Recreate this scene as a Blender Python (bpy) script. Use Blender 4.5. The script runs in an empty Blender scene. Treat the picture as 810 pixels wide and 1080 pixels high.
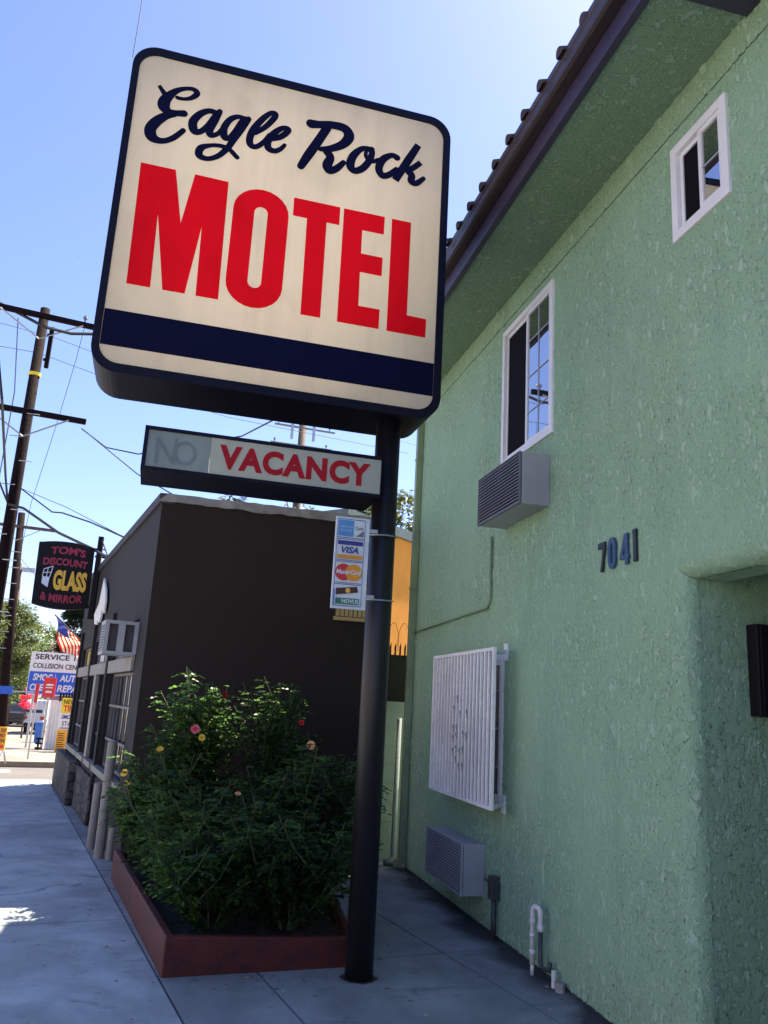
import bpy, bmesh, math, random
from mathutils import Vector, Matrix
R = math.radians
random.seed(7)
scene = bpy.context.scene
COL = scene.collection

# ------------------------------------------------------------------ camera numbers
FPX, PITCH, ROLL, YAW = 857.1, R(13.53), R(3.12), R(13.1)
CAM = Vector((0, 0, 1.6))
def _rot(v):
    c, s = math.cos(YAW), math.sin(YAW)
    return Vector((v[0]*c + v[1]*s, -v[0]*s + v[1]*c, v[2]))
_cp, _sp = math.cos(PITCH), math.sin(PITCH)
_F = Vector((0, _cp, _sp)); _R = Vector((1, 0, 0)); _U = Vector((0, -_sp, _cp))
CR = _rot(_R*math.cos(ROLL) + _U*math.sin(ROLL))
CU = _rot(_U*math.cos(ROLL) - _R*math.sin(ROLL))
CF = _rot(_F)
def ray(u, v): return (CF*FPX + CR*(u-405) - CU*(v-540)).normalized()
def at(u, v, Y):
    d = ray(u, v); return CAM + d*((Y-CAM.y)/d.y)
def pl(u, v, p0, ang):
    a = R(ang); n = Vector((math.cos(a), -math.sin(a), 0)); d = ray(u, v)
    return CAM + d*((Vector(p0)-CAM).dot(n)/d.dot(n))
def gz(y): return 0.0 if y < 20 else -0.017*(y-20)      # the street drops gently beyond the crossing

# ------------------------------------------------------------------ materials
def newmat(name):
    m = bpy.data.materials.new(name); m.use_nodes = True
    nt = m.node_tree; b = nt.nodes['Principled BSDF']
    return m, nt, b
def N(nt, t, **kw):
    n = nt.nodes.new(t)
    for k, v in kw.items():
        if k in n.inputs: n.inputs[k].default_value = v
        else: setattr(n, k, v)
    return n
def ramp(nt, src, stops):
    r = nt.nodes.new('ShaderNodeValToRGB'); e = r.color_ramp.elements
    while len(e) < len(stops): e.new(0.5)
    for i, (p, c) in enumerate(stops):
        e[i].position = p
        e[i].color = (c, c, c, 1) if not isinstance(c, (tuple, list)) else (*c, 1)
    nt.links.new(src, r.inputs['Fac']); return r
def mixc(nt, fac, a, b, mode='MIX'):
    m = nt.nodes.new('ShaderNodeMix'); m.data_type = 'RGBA'; m.blend_type = mode
    for sock, v in ((m.inputs['Factor'], fac), (m.inputs['A'], a), (m.inputs['B'], b)):
        if hasattr(v, 'is_linked'): nt.links.new(v, sock)
        elif isinstance(v, (int, float)): sock.default_value = v
        else: sock.default_value = (*v, 1)
    # RGBA sockets are indices 6,7 ; result 2
    return m
def mix(nt, fac, a, b, mode='MIX'):
    m = nt.nodes.new('ShaderNodeMix'); m.data_type = 'RGBA'; m.blend_type = mode
    def put(s, v):
        if isinstance(v, bpy.types.NodeSocket): nt.links.new(v, s)
        elif isinstance(v, (int, float)): s.default_value = v
        else: s.default_value = (*v, 1)
    put(m.inputs[0], fac); put(m.inputs[6], a); put(m.inputs[7], b)
    return m.outputs[2]
def noise(nt, scale, detail=5, dist=0, rough=.55, vec=None):
    n = nt.nodes.new('ShaderNodeTexNoise')
    n.inputs['Scale'].default_value = scale; n.inputs['Detail'].default_value = detail
    n.inputs['Roughness'].default_value = rough; n.inputs['Distortion'].default_value = dist
    if vec is None: vec = coords(nt)
    nt.links.new(vec, n.inputs['Vector']); return n.outputs['Fac']
def coords(nt, scale=None):
    t = nt.nodes.get('TC') or nt.nodes.new('ShaderNodeTexCoord'); t.name = 'TC'
    if scale is None: return t.outputs['Object']
    mp = nt.nodes.new('ShaderNodeMapping'); mp.inputs['Scale'].default_value = scale
    nt.links.new(t.outputs['Object'], mp.inputs['Vector']); return mp.outputs['Vector']
def bump(nt, b, h, dist, strength=1.0):
    bn = nt.nodes.new('ShaderNodeBump'); bn.inputs['Distance'].default_value = dist; bn.inputs['Strength'].default_value = strength
    nt.links.new(h, bn.inputs['Height']); nt.links.new(bn.outputs['Normal'], b.inputs['Normal'])
def mat(name, col, rough=.6, metal=0, var=.15, vs=4, bumpd=0, bs=60, grime=.25, gcol=None, spec=.5):
    m, nt, b = newmat(name)
    c = Vector(col)
    a = ramp(nt, noise(nt, vs, 6), [(.3, tuple(c*(1-var))), (.7, tuple(min(1, x*(1+var)) for x in c))]).outputs['Color']
    if grime:
        g = ramp(nt, noise(nt, 1.1, 8, .4), [(.45, 0), (.75, grime)]).outputs['Color']
        a = mix(nt, g, a, gcol or tuple(c*.35))
    nt.links.new(a, b.inputs['Base Color'])
    b.inputs['Roughness'].default_value = rough; b.inputs['Metallic'].default_value = metal
    b.inputs['Specular IOR Level'].default_value = spec
    if bumpd: bump(nt, b, noise(nt, bs, 4), bumpd)
    return m

def stucco(name='green_stucco', rough_amt=1.0, tint=1.0, real=False):
    """trowelled stucco: flat raised plates pulled upwards by the trowel, smaller crumbs, grit, streaks of pale plaster"""
    m, nt, b = newmat(name)
    fleck = ramp(nt, noise(nt, 1.0, 4, .0, .55, coords(nt, (39, 39, 22))), [(.55, 0), (.59, 1)]).outputs['Color']
    big = ramp(nt, noise(nt, 1.0, 5, .0, .6, coords(nt, (14, 14, 7.5))), [(.59, 0), (.615, 1)]).outputs['Color']
    mask = ramp(nt, noise(nt, 1.1, 5, .3), [(.36, .35), (.58, 1)]).outputs['Color']
    lump = noise(nt, 46, 10, .0, .74)
    fm = mix(nt, 1.0, mix(nt, 1.0, fleck, big, 'SCREEN'), mask, 'MULTIPLY')
    h = mix(nt, 1.0, mix(nt, 1.0, mix(nt, 1.0, lump, (.62, .62, .62), 'MULTIPLY'), mask, 'MULTIPLY'), mix(nt, 1.0, fm, (.52, .52, .52), 'MULTIPLY'), 'ADD')
    h = mix(nt, .28, h, noise(nt, 95, 5, 0, .7), 'ADD')
    c = mix(nt, noise(nt, 2.6, 6, .3), (.275, .44, .29), (.318, .487, .328))
    c = mix(nt, ramp(nt, lump, [(.36, .5), (.47, 0)]).outputs['Color'], c, (.17, .30, .185))  # pits darker, crevice shade put into the colour
    c = mix(nt, mix(nt, 1.0, fm, (.66, .66, .66), 'MULTIPLY'), c, (.49, .665, .515))
    zone = ramp(nt, noise(nt, .5, 4, .3), [(.35, 0), (.65, .6)]).outputs['Color']
    c = mix(nt, zone, c, mix(nt, .30, c, (.33, .49, .25)))
    st = noise(nt, 1.0, 6, .3, .6, coords(nt, (5.5, 5.5, .6)))
    c = mix(nt, ramp(nt, st, [(.54, 0), (.78, .4)]).outputs['Color'], c, (.205, .34, .22))
    pale = noise(nt, 1.0, 7, .25, .6, coords(nt, (10, 10, 3.0)))
    c = mix(nt, ramp(nt, pale, [(.61, 0), (.65, .30)]).outputs['Color'], c, (.46, .62, .475))
    grime = noise(nt, 1.0, 6, .5, .65, coords(nt, (3, 3, 1.1)))
    c = mix(nt, ramp(nt, grime, [(.56, 0), (.78, .35)]).outputs['Color'], c, (.22, .33, .24))
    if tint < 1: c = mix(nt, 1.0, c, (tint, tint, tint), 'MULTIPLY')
    nt.links.new(c, b.inputs['Base Color'])
    b.inputs['Roughness'].default_value = .75; b.inputs['Specular IOR Level'].default_value = .25
    if real:
        d = nt.nodes.new('ShaderNodeDisplacement'); d.inputs['Midlevel'].default_value = .42; d.inputs['Scale'].default_value = .0165
        nt.links.new(h, d.inputs['Height']); nt.links.new(d.outputs[0], nt.nodes['Material Output'].inputs['Displacement'])
        m.displacement_method = 'BOTH'
    else: bump(nt, b, h, .046*rough_amt, 1.0)
    return m
def concrete(name, col, crack=True, scale=1.0, wet=False):
    m, nt, b = newmat(name)
    c = Vector(col)
    a = ramp(nt, noise(nt, 3*scale, 8, .5), [(.3, tuple(c*.78)), (.7, tuple(c*1.12))]).outputs['Color']
    s = ramp(nt, noise(nt, .9*scale, 8, .8, .65), [(.42, 0), (.66, .8)]).outputs['Color']
    a = mix(nt, s, a, tuple(c*.55))
    blot = ramp(nt, noise(nt, 3.7, 6, .6, .6), [(.60, 0), (.70, .55)]).outputs['Color']
    a = mix(nt, blot, a, (.10, .095, .09))
    sp = ramp(nt, noise(nt, 26, 4), [(.63, 0), (.70, .6)]).outputs['Color']
    a = mix(nt, sp, a, tuple(c*.38))
    gum = nt.nodes.new('ShaderNodeTexVoronoi'); gum.inputs['Scale'].default_value = 4.6
    nt.links.new(coords(nt), gum.inputs['Vector'])
    a = mix(nt, ramp(nt, gum.outputs['Distance'], [(.05, .8), (.085, 0)]).outputs['Color'], a, tuple(c*.3))
    if crack:
        w = nt.nodes.new('ShaderNodeTexVoronoi'); w.feature = 'DISTANCE_TO_EDGE'; w.inputs['Scale'].default_value = .21
        dv = nt.nodes.new('ShaderNodeVectorMath'); dv.operation = 'ADD'
        nz = nt.nodes.new('ShaderNodeTexNoise'); nz.inputs['Scale'].default_value = 2.2; nz.inputs['Detail'].default_value = 8
        nt.links.new(coords(nt), nz.inputs['Vector'])
        sc = nt.nodes.new('ShaderNodeVectorMath'); sc.operation = 'SCALE'; sc.inputs['Scale'].default_value = .55
        nt.links.new(nz.outputs['Color'], sc.inputs[0])
        nt.links.new(coords(nt), dv.inputs[0]); nt.links.new(sc.outputs[0], dv.inputs[1])
        nt.links.new(dv.outputs[0], w.inputs['Vector'])
        k = ramp(nt, w.outputs['Distance'], [(.0015, .75), (.0045, 0)]).outputs['Color']
        a = mix(nt, mix(nt, 1.0, k, ramp(nt, noise(nt, .35, 3), [(.40, 0), (.5, 1)]).outputs['Color'], 'MULTIPLY'), a, tuple(c*.25))
    if wet:                                   # damp line that seeps out along the foot of the motel wall (x = 2.45)
        sx = nt.nodes.new('ShaderNodeSeparateXYZ'); nt.links.new(coords(nt), sx.inputs[0])
        ad = nt.nodes.new('ShaderNodeMath'); ad.operation = 'MULTIPLY_ADD'; ad.inputs[1].default_value = .75
        nt.links.new(noise(nt, 1.7, 7, .6), ad.inputs[0]); nt.links.new(sx.outputs['X'], ad.inputs[2])
        mr = nt.nodes.new('ShaderNodeMapRange'); mr.inputs['From Min'].default_value = 2.56; mr.inputs['From Max'].default_value = 2.76; mr.inputs['To Max'].default_value = .85
        nt.links.new(ad.outputs[0], mr.inputs['Value']); a = mix(nt, mr.outputs[0], a, (.022, .018, .020))
        run = noise(nt, 1.0, 5, .4, .6, coords(nt, (.9, 5.5, 1)))
        a = mix(nt, ramp(nt, run, [(.60, 0), (.72, .6)]).outputs['Color'], a, tuple(c*.3))
    nt.links.new(a, b.inputs['Base Color'])
    b.inputs['Roughness'].default_value = .8; b.inputs['Specular IOR Level'].default_value = .3
    bump(nt, b, noise(nt, 90, 5), .0025, .8)
    return m
def stone():
    m, nt, b = newmat('rubble_stone')
    v = nt.nodes.new('ShaderNodeTexVoronoi'); v.inputs['Scale'].default_value = 5.5
    nt.links.new(coords(nt, (1, 1, 1.5)), v.inputs['Vector'])
    e = nt.nodes.new('ShaderNodeTexVoronoi'); e.feature = 'DISTANCE_TO_EDGE'; e.inputs['Scale'].default_value = 5.5
    nt.links.new(coords(nt, (1, 1, 1.5)), e.inputs['Vector'])
    c = mix(nt, noise(nt, 1.5, 3), (.03, .027, .03), (.12, .105, .10))
    bw = nt.nodes.new('ShaderNodeRGBToBW'); nt.links.new(v.outputs['Color'], bw.inputs[0])
    c = mix(nt, .6, c, ramp(nt, bw.outputs[0], [(.2, .2), (.8, .8)]).outputs['Color'], 'OVERLAY')
    k = ramp(nt, e.outputs['Distance'], [(.02, 1), (.07, 0)]).outputs['Color']
    c = mix(nt, k, c, (.05, .045, .04))
    nt.links.new(c, b.inputs['Base Color']); b.inputs['Roughness'].default_value = .85
    bump(nt, b, ramp(nt, e.outputs['Distance'], [(.0, 0), (.15, 1)]).outputs['Color'], .03)
    return m
def leafmat(name, c1, c2, trans=.45, rough=.45, tb=2.0, spec=.5):
    m, nt, b = newmat(name)
    g = nt.nodes.new('ShaderNodeNewGeometry')
    wn = nt.nodes.new('ShaderNodeTexWhiteNoise'); wn.noise_dimensions = '1D'
    nt.links.new(g.outputs['Random Per Island'], wn.inputs['W'])
    c = mix(nt, wn.outputs['Value'], c1, c2)
    nt.links.new(c, b.inputs['Base Color']); b.inputs['Roughness'].default_value = rough; b.inputs['Specular IOR Level'].default_value = spec
    tr = nt.nodes.new('ShaderNodeBsdfTranslucent')
    ty = mix(nt, 1.0, c, (tb*1.1, tb, tb*.62), 'MULTIPLY')
    nt.links.new(ty, tr.inputs['Color'])
    ms = nt.nodes.new('ShaderNodeMixShader'); ms.inputs[0].default_value = trans
    out = nt.nodes['Material Output']
    nt.links.new(b.outputs[0], ms.inputs[1]); nt.links.new(tr.outputs[0], ms.inputs[2]); nt.links.new(ms.outputs[0], out.inputs['Surface'])
    return m
def acrylic(name, col, trans, streak=.12, rough=.35):
    """translucent sign plastic: daylight from behind shines through it"""
    m, nt, b = newmat(name)
    c = Vector(col)
    st = noise(nt, 1.0, 6, .3, .6, coords(nt, (7, 7, .7)))
    dirt = noise(nt, 2.2, 7, .4)
    a = mix(nt, ramp(nt, st, [(.45, 0), (.75, streak)]).outputs['Color'], col, tuple(c*.72))
    a = mix(nt, ramp(nt, dirt, [(.5, 0), (.8, streak)]).outputs['Color'], a, tuple(c*.6))
    nt.links.new(a, b.inputs['Base Color']); b.inputs['Roughness'].default_value = rough
    b.inputs['Specular IOR Level'].default_value = .12
    tr = nt.nodes.new('ShaderNodeBsdfTranslucent'); nt.links.new(a, tr.inputs['Color'])
    ms = nt.nodes.new('ShaderNodeMixShader'); ms.inputs[0].default_value = trans
    nt.links.new(b.outputs[0], ms.inputs[1]); nt.links.new(tr.outputs[0], ms.inputs[2])
    nt.links.new(ms.outputs[0], nt.nodes['Material Output'].inputs['Surface'])
    return m
def glass(name, col=(.012, .013, .016), ior=2.0, rough=.02):
    m, nt, b = newmat(name)
    b.inputs['Base Color'].default_value = (*col, 1); b.inputs['Roughness'].default_value = rough
    b.inputs['IOR'].default_value = ior
    bump(nt, b, noise(nt, 1.3, 2), .004, .5)
    return m

M = dict(
 stucco=stucco(real=True),
 soffit_shaded=stucco('shaded_soffit_stucco', .3, .74),  # wall stucco darkened: weaker light under the eave put into its colour
 forecourt=concrete('damp_forecourt_concrete', (.27, .30, .31), wet=True),
 farwalk=concrete('pale_far_concrete', (.26, .235, .20)),
 sidewalk=concrete('sidewalk_concrete', (.41, .465, .475)),
 road=mat('asphalt', (.13, .125, .118), .85, var=.2, vs=18, bumpd=.004, grime=.3, spec=.3),
 earth=mat('dusty_ground', (.20, .18, .15), .9, var=.3, vs=2, bumpd=.01, bs=25),
 soil=mat('dark_soil', (.035, .026, .02), .95, var=.4, vs=12, bumpd=.02, bs=30),
 paintline=mat('road_paint', (.75, .74, .68), .7, grime=.4),
 kerb=concrete('kerb_concrete', (.34, .33, .31), False),
 navy=mat('navy_enamel', (.006, .006, .018), .5, var=.2, grime=.35, gcol=(.014, .011, .013), spec=.14),
 poleblack=mat('black_pole_paint', (.007, .006, .008), .45, var=.25, vs=9, grime=.3, gcol=(.02, .012, .009), bumpd=.0015, bs=40),
 cream=acrylic('cream_acrylic', (.73, .655, .51), .50, .4),
 backcream=acrylic('rear_acrylic', (.92, .86, .76), .74),
 vacwhite=acrylic('grey_white_acrylic', (.52, .55, .47), .30, .3),
 vacgrey=acrylic('dull_grey_acrylic', (.30, .36, .345), .22, .7),
 inwhite=mat('white_inside', (.12, .12, .12), .7, grime=0, var=.03),
 redvinyl=acrylic('red_vinyl', (.92, .010, .030), .72, .12),
 darkred=acrylic('dull_red_vinyl', (.52, .02, .035), .3, .15),
 bluevinyl=acrylic('navy_vinyl', (.0035, .004, .032), .25, .05, .5),
 ghost=acrylic('ghost_letter', (.245, .30, .29), .2, .8),
 whitepvc=mat('white_vinyl_frame', (.80, .79, .80), .4, var=.05, grime=.15),
 acslat=mat('ac_slat_metal', (.15, .14, .16), .5),
 dryleaf=leafmat('dry_leaf', (.10, .06, .025), (.20, .13, .06), .3),
 muntin=mat('inner_muntin', (.42, .45, .52), .5, grime=0),
 darkbar=mat('dull_window_bar', (.16, .15, .15), .6),
 creamwall=mat('cream_render', (.74, .66, .50), .85, bumpd=.004),
 palewall=mat('pale_render', (.76, .72, .62), .85, bumpd=.004),
 guardmesh=mat('grey_guard_mesh', (.40, .40, .42), .6, var=.25, vs=40, grime=.5),
 barwhite=mat('white_bar_paint', (.88, .87, .86), .45, var=.08, vs=20, grime=.35, gcol=(.42, .40, .40)),
 rust=mat('rust_black', (.07, .055, .06), .8, var=.4, vs=30),
 glass=glass('window_glass', ior=7.0),
 glassdull=glass('shop_glass', (.010, .010, .012), 1.5, .08),
 screen=mat('insect_screen', (.007, .006, .009), .8, var=.1, grime=0, spec=.08),
 interior=mat('dark_room', (.010, .010, .011), .9, grime=0),
 curtain=mat('grey_curtain', (.11, .11, .12), .9, var=.2, vs=8, grime=0),
 fascia=mat('purple_brown_fascia', (.042, .033, .070), .45, var=.2, grime=.3),
 gutter=mat('brown_gutter', (.040, .028, .034), .45, var=.2, grime=.3),
 tile=mat('brown_roof_tile', (.055, .040, .045), .7, var=.35, vs=5, bumpd=.004),
 acgrey=mat('grey_ac_metal', (.34, .34, .36), .5, var=.1, grime=.3),
 acblue=mat('pale_ac_metal', (.36, .37, .40), .5, var=.1, grime=.3),
 acdark=mat('ac_dark_grille', (.055, .045, .05), .6, grime=.2),
 greenpipe=mat('green_painted_pipe', (.24, .33, .20), .5, var=.15, grime=.4),
 darkpipe=mat('dark_pipe', (.05, .055, .06), .5, var=.3),
 pvc=mat('white_pvc_pipe', (.72, .72, .70), .4, var=.1, vs=30, grime=.55, gcol=(.25, .22, .2)),
 blacknum=mat('black_numeral', (.012, .014, .018), .3, grime=0),
 sheennum=mat('blue_sheen_numeral', (.03, .075, .16), .35, grime=.5, gcol=(.02, .03, .07)),  # blue reflection on the dark glossy numerals put into the colour
 charcoal=mat('charcoal_wall_paint', (.017, .0145, .016), .85, var=.12, vs=2, bumpd=.003, bs=70, grime=.35),
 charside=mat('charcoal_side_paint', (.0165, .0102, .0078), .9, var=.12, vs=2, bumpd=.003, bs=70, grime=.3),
 felt=mat('grey_roof_felt', (.25, .235, .215), .8, var=.3, vs=7, bumpd=.02, bs=9),
 feltdark=mat('dark_roof_edge', (.05, .048, .06), .8, var=.3, vs=7),
 palewood=mat('pale_painted_wood', (.25, .23, .205), .6, var=.15, vs=9, grime=.4),
 stone=stone(),
 yellowpaper=mat('yellow_poster', (.55, .40, .06), .6),
 whitepaper=mat('white_curtain_panel', (.75, .72, .66), .7, var=.12, vs=14, grime=.2),
 planter=mat('red_planter_paint', (.080, .0085, .0065), .65, var=.4, vs=9, bumpd=.006, bs=38, grime=.75, gcol=(.028, .007, .007)),
 rose=leafmat('rose_leaf', (.0055, .0135, .007), (.018, .038, .014), .48, .33, 10.5, .22),
 stem=mat('rose_stem', (.06, .085, .03), .6, grime=0),
 petred=mat('red_petal', (.62, .02, .03), .5, grime=0),
 petpink=mat('pink_petal', (.75, .16, .22), .5, grime=0),
 petyellow=mat('yellow_petal', (.85, .62, .08), .5, grime=0),
 petpeach=mat('peach_petal', (.85, .50, .24), .5, grime=0),
 treeleaf=leafmat('street_tree_leaf', (.045, .085, .025), (.11, .16, .05), .4),
 treelight=leafmat('light_tree_leaf', (.038, .065, .022), (.10, .13, .045), .4, .5, 1.3),
 cypress=leafmat('cypress_leaf', (.018, .04, .02), (.035, .06, .03), .25),
 bark=mat('tree_bark', (.10, .08, .065), .9, var=.3, vs=12, bumpd=.02, bs=18),
 pinkflower=leafmat('magenta_bract', (.55, .03, .16), (.75, .06, .22), .4),
 wood=mat('pole_timber', (.012, .0065, .007), .9, var=.35, vs=6, bumpd=.01, bs=25, grime=.35, spec=.1),
 woodpale=mat('weathered_timber', (.09, .06, .052), .85, var=.35, vs=6, bumpd=.01, bs=25),
 steel=mat('galvanised_steel', (.42, .44, .46), .4, .7, var=.15),
 cable=mat('black_cable', (.015, .015, .018), .6, grime=0),
 orange=mat('orange_stucco', (.84, .31, .03), .8, var=.08, vs=3, bumpd=.004, bs=60, grime=.15),
 block=mat('pale_green_block', (.17, .205, .20), .8, var=.12, vs=4, bumpd=.004, grime=.25),
 iron=mat('black_iron', (.008, .007, .008), .7, grime=.3, gcol=(.03, .015, .01), spec=.2),
 white=mat('white_sign_paint', (.80, .80, .78), .5, var=.05, grime=.12),
 signblue=mat('sign_blue', (.02, .12, .62), .5, var=.05, grime=.1),
 black=mat('black_sign_paint', (.009, .007, .010), .6, grime=.2, spec=.2),
 signred=mat('sign_red', (.70, .03, .04), .5, grime=.1),
 signmaroon=mat('sign_maroon_letter', (.36, .02, .05), .5, grime=.3),
 signyellow=mat('sign_yellow', (.85, .62, .03), .5, grime=.1),
 signgold=mat('sign_gold_letter', (.80, .48, .05), .5, grime=.3, gcol=(.35, .2, .05)),
 signorange=mat('sign_orange', (.86, .40, .02), .5, grime=.1),
 cardblue=mat('card_sky_blue', (.08, .27, .60), .4, grime=.1),
 cardnavy=mat('card_navy', (.03, .04, .25), .4, grime=.1),
 cardwhite=mat('card_white', (.66, .70, .76), .4, grime=.2),
 cardred=mat('card_red', (.58, .03, .03), .4, grime=.1),
 cardorange=mat('card_orange', (.76, .30, .02), .4, grime=.1),
 cardgreen=mat('card_green', (.03, .18, .11), .4, grime=.1),
 cardbrown=mat('card_dark_brown', (.06, .015, .012), .4, grime=.1),
 cardpale=mat('card_pale_blue', (.42, .55, .72), .4, grime=.1),
 flagred=leafmat('flag_red_cloth', (.60, .02, .03), (.60, .02, .03), .55, .8, 1.2),
 flagwhite=leafmat('flag_white_cloth', (.80, .76, .70), (.80, .76, .70), .55, .8, 1.1),
 flagblue=leafmat('flag_blue_cloth', (.03, .05, .30), (.03, .05, .30), .5, .8),
 pinkwall=mat('pinkish_wall', (.40, .24, .24), .8),
 roofgrey=mat('grey_shingle', (.22, .22, .23), .8),
 bluebin=mat('blue_plastic', (.03, .12, .45), .5),
 vanwhite=mat('van_white_paint', (.66, .67, .68), .3, var=.04),
 carpaint=mat('dark_car_paint', (.03, .032, .04), .25, var=.04),
 rubber=mat('tyre_rubber', (.02, .02, .02), .8),
 lampred=mat('red_lamp_lens', (.5, .02, .02), .25),
 meter=mat('grey_meter_metal', (.16, .18, .18), .5, var=.2),
 tan=mat('tan_sun_patch', (.46, .33, .14), .6, var=.15, vs=20),
)

# ------------------------------------------------------------------ mesh builder
ORG = {}
class MB:
    def __init__(s): s.v = []; s.f = []; s.m = []; s.k = 0
    def mat(s, k): s.k = k; return s
    def face(s, pts):
        i = len(s.v); s.v += [Vector(p) for p in pts]; s.f.append(tuple(range(i, i+len(pts)))); s.m.append(s.k)
    def mesh(s, vs, fs):
        i = len(s.v); s.v += [Vector(p) for p in vs]
        for f in fs: s.f.append(tuple(i+k for k in f)); s.m.append(s.k)
    def obox(s, o, ex, ey, ez):
        o, ex, ey, ez = map(Vector, (o, ex, ey, ez))
        if ex.cross(ey).dot(ez) < 0: o = o+ex; ex = -ex
        p = [o, o+ex, o+ex+ey, o+ey]; p += [q+ez for q in p]
        s.mesh(p, [(3, 2, 1, 0), (4, 5, 6, 7), (0, 1, 5, 4), (1, 2, 6, 5), (2, 3, 7, 6), (3, 0, 4, 7)])
    def box(s, a, b):
        a, b = Vector(a), Vector(b); d = b-a
        s.obox(a, (d.x, 0, 0), (0, d.y, 0), (0, 0, d.z))
    def tube(s, pts, r, n=8, caps=True):
        pts = [Vector(p) for p in pts]; m = len(pts)
        rs = r if isinstance(r, (list, tuple)) else [r]*m
        vs = []; fs = []; prev = None
        for i, p in enumerate(pts):
            t = (pts[min(i+1, m-1)]-pts[max(i-1, 0)]).normalized()
            ref = Vector((0, 0, 1)) if abs(t.z) < .95 else Vector((1, 0, 0))
            x = prev - t*prev.dot(t) if prev is not None else t.cross(ref)
            x.normalize(); prev = x; y = t.cross(x)
            for k in range(n):
                a = 2*math.pi*k/n; vs.append(p + (x*math.cos(a)+y*math.sin(a))*rs[i])
        for i in range(m-1):
            for k in range(n):
                k2 = (k+1) % n; fs.append((i*n+k, i*n+k2, (i+1)*n+k2, (i+1)*n+k))
        if caps:
            fs.append(tuple(reversed(range(n)))); fs.append(tuple((m-1)*n+k for k in range(n)))
        s.mesh(vs, fs)
    def prism(s, poly, fn, d0, d1):
        """poly in 2D (counter-clockwise), fn(a,b,d)->world"""
        n = len(poly)
        s.mesh([fn(a, b, d0) for a, b in poly]+[fn(a, b, d1) for a, b in poly],
               [tuple(reversed(range(n))), tuple(range(n, 2*n))]+[(i, (i+1) % n, n+(i+1) % n, n+i) for i in range(n)])
    def sheet(s, poly, fn, d): s.face([fn(a, b, d) for a, b in poly])
    def build(s, name, mats, parent=None, org=None, smooth=False, bevel=0):
        if not isinstance(mats, (list, tuple)): mats = [mats]
        me = bpy.data.meshes.new(name)
        base = ORG[parent.name] if parent is not None else Vector(org if org is not None else (0, 0, 0))
        me.from_pydata([v-base for v in s.v], [], s.f); me.update()
        for m in mats: me.materials.append(m)
        for p, k in zip(me.polygons, s.m): p.material_index = k; p.use_smooth = smooth
        o = bpy.data.objects.new(name, me); COL.objects.link(o)
        if parent is not None: o.parent = parent
        else: o.location = base
        ORG[o.name] = base
        if bevel:
            b = o.modifiers.new('bevel', 'BEVEL'); b.width = bevel; b.segments = 2; b.limit_method = 'ANGLE'; b.angle_limit = R(40)
        return o
def _each(s, name, mats, parent, **kw):
    """one object for each separate piece"""
    par = list(range(len(s.v)))
    def fd(i):
        while par[i] != i: par[i] = par[par[i]]; i = par[i]
        return i
    for f in s.f:
        for k in f[1:]: par[fd(k)] = fd(f[0])
    comp = {}
    for f, k in zip(s.f, s.m): comp.setdefault(fd(f[0]), []).append((f, k))
    out = []
    for fs in comp.values():
        m = MB(); ix = {}
        for f, k in fs:
            for i in f:
                if i not in ix: ix[i] = len(m.v); m.v.append(s.v[i])
            m.f.append(tuple(ix[i] for i in f)); m.m.append(k)
        out.append(m.build(name, mats, parent, **kw))
    return out
MB.each = _each
def tag(o, label=None, cat=None, group=None, kind=None):
    for k, v in (('label', label), ('category', cat), ('group', group), ('kind', kind)):
        if v: o[k] = v
    return o
def thing(name, loc, label, cat, group=None):
    o = bpy.data.objects.new(name, None); COL.objects.link(o); o.location = loc; o.empty_display_size = .2
    ORG[o.name] = Vector(loc); return tag(o, label, cat, group)
def struct(o): o['kind'] = 'structure'; return o

def frame(o, ang):
    """local frame: a along heading ang (deg from +Y to +X), b up, d = to the viewer's side (left of heading)"""
    o = Vector(o); a = R(ang); e = Vector((math.sin(a), math.cos(a), 0)); n = Vector((-math.cos(a), math.sin(a), 0))
    return lambda s, z, d=0: o + e*s + n*d + Vector((0, 0, z))
# text fitted into a box, as flat or thin mesh
def text_geo(txt, bold=0, shear=0, spacing=1):
    cu = bpy.data.curves.new('t', 'FONT'); cu.body = txt; cu.size = 1; cu.offset = bold; cu.shear = shear; cu.space_character = spacing
    cu.resolution_u = 4; cu.fill_mode = 'FRONT'
    ob = bpy.data.objects.new('t', cu); COL.objects.link(ob)
    dg = bpy.context.evaluated_depsgraph_get(); me = ob.evaluated_get(dg).to_mesh()
    vs = [tuple(v.co) for v in me.vertices]; fs = [tuple(p.vertices) for p in me.polygons]
    ob.evaluated_get(dg).to_mesh_clear(); bpy.data.objects.remove(ob); bpy.data.curves.remove(cu)
    x0 = min(v[0] for v in vs); x1 = max(v[0] for v in vs); y0 = min(v[1] for v in vs); y1 = max(v[1] for v in vs)
    return [((v[0]-x0)/(x1-x0), (v[1]-y0)/(y1-y0)) for v in vs], fs
def put_text(mb, txt, fn, a0, a1, b0, b1, d, bold=0, shear=0, arch=0, thick=0, spacing=1):
    vs, fs = text_geo(txt, bold, shear, spacing)
    def w(x, y, dd): return fn(a0+(a1-a0)*x, b0+(b1-b0)*y + arch*(1-(2*x-1)**2), dd)
    if fs:
        p = [w(x, y, d) for x, y in vs]
        n = (p[fs[0][1]]-p[fs[0][0]]).cross(p[fs[0][2]]-p[fs[0][0]])
        mb.mesh(p, fs)
        if thick:
            from collections import Counter
            ed = Counter()
            for f in fs:
                for i in range(len(f)): ed[(f[i], f[(i+1) % len(f)])] += 1
            q = [w(x, y, d-thick) for x, y in vs]; mb.mesh(p+q, [(a, b, len(vs)+b, len(vs)+a) for a, b in ed if (b, a) not in ed])

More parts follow.
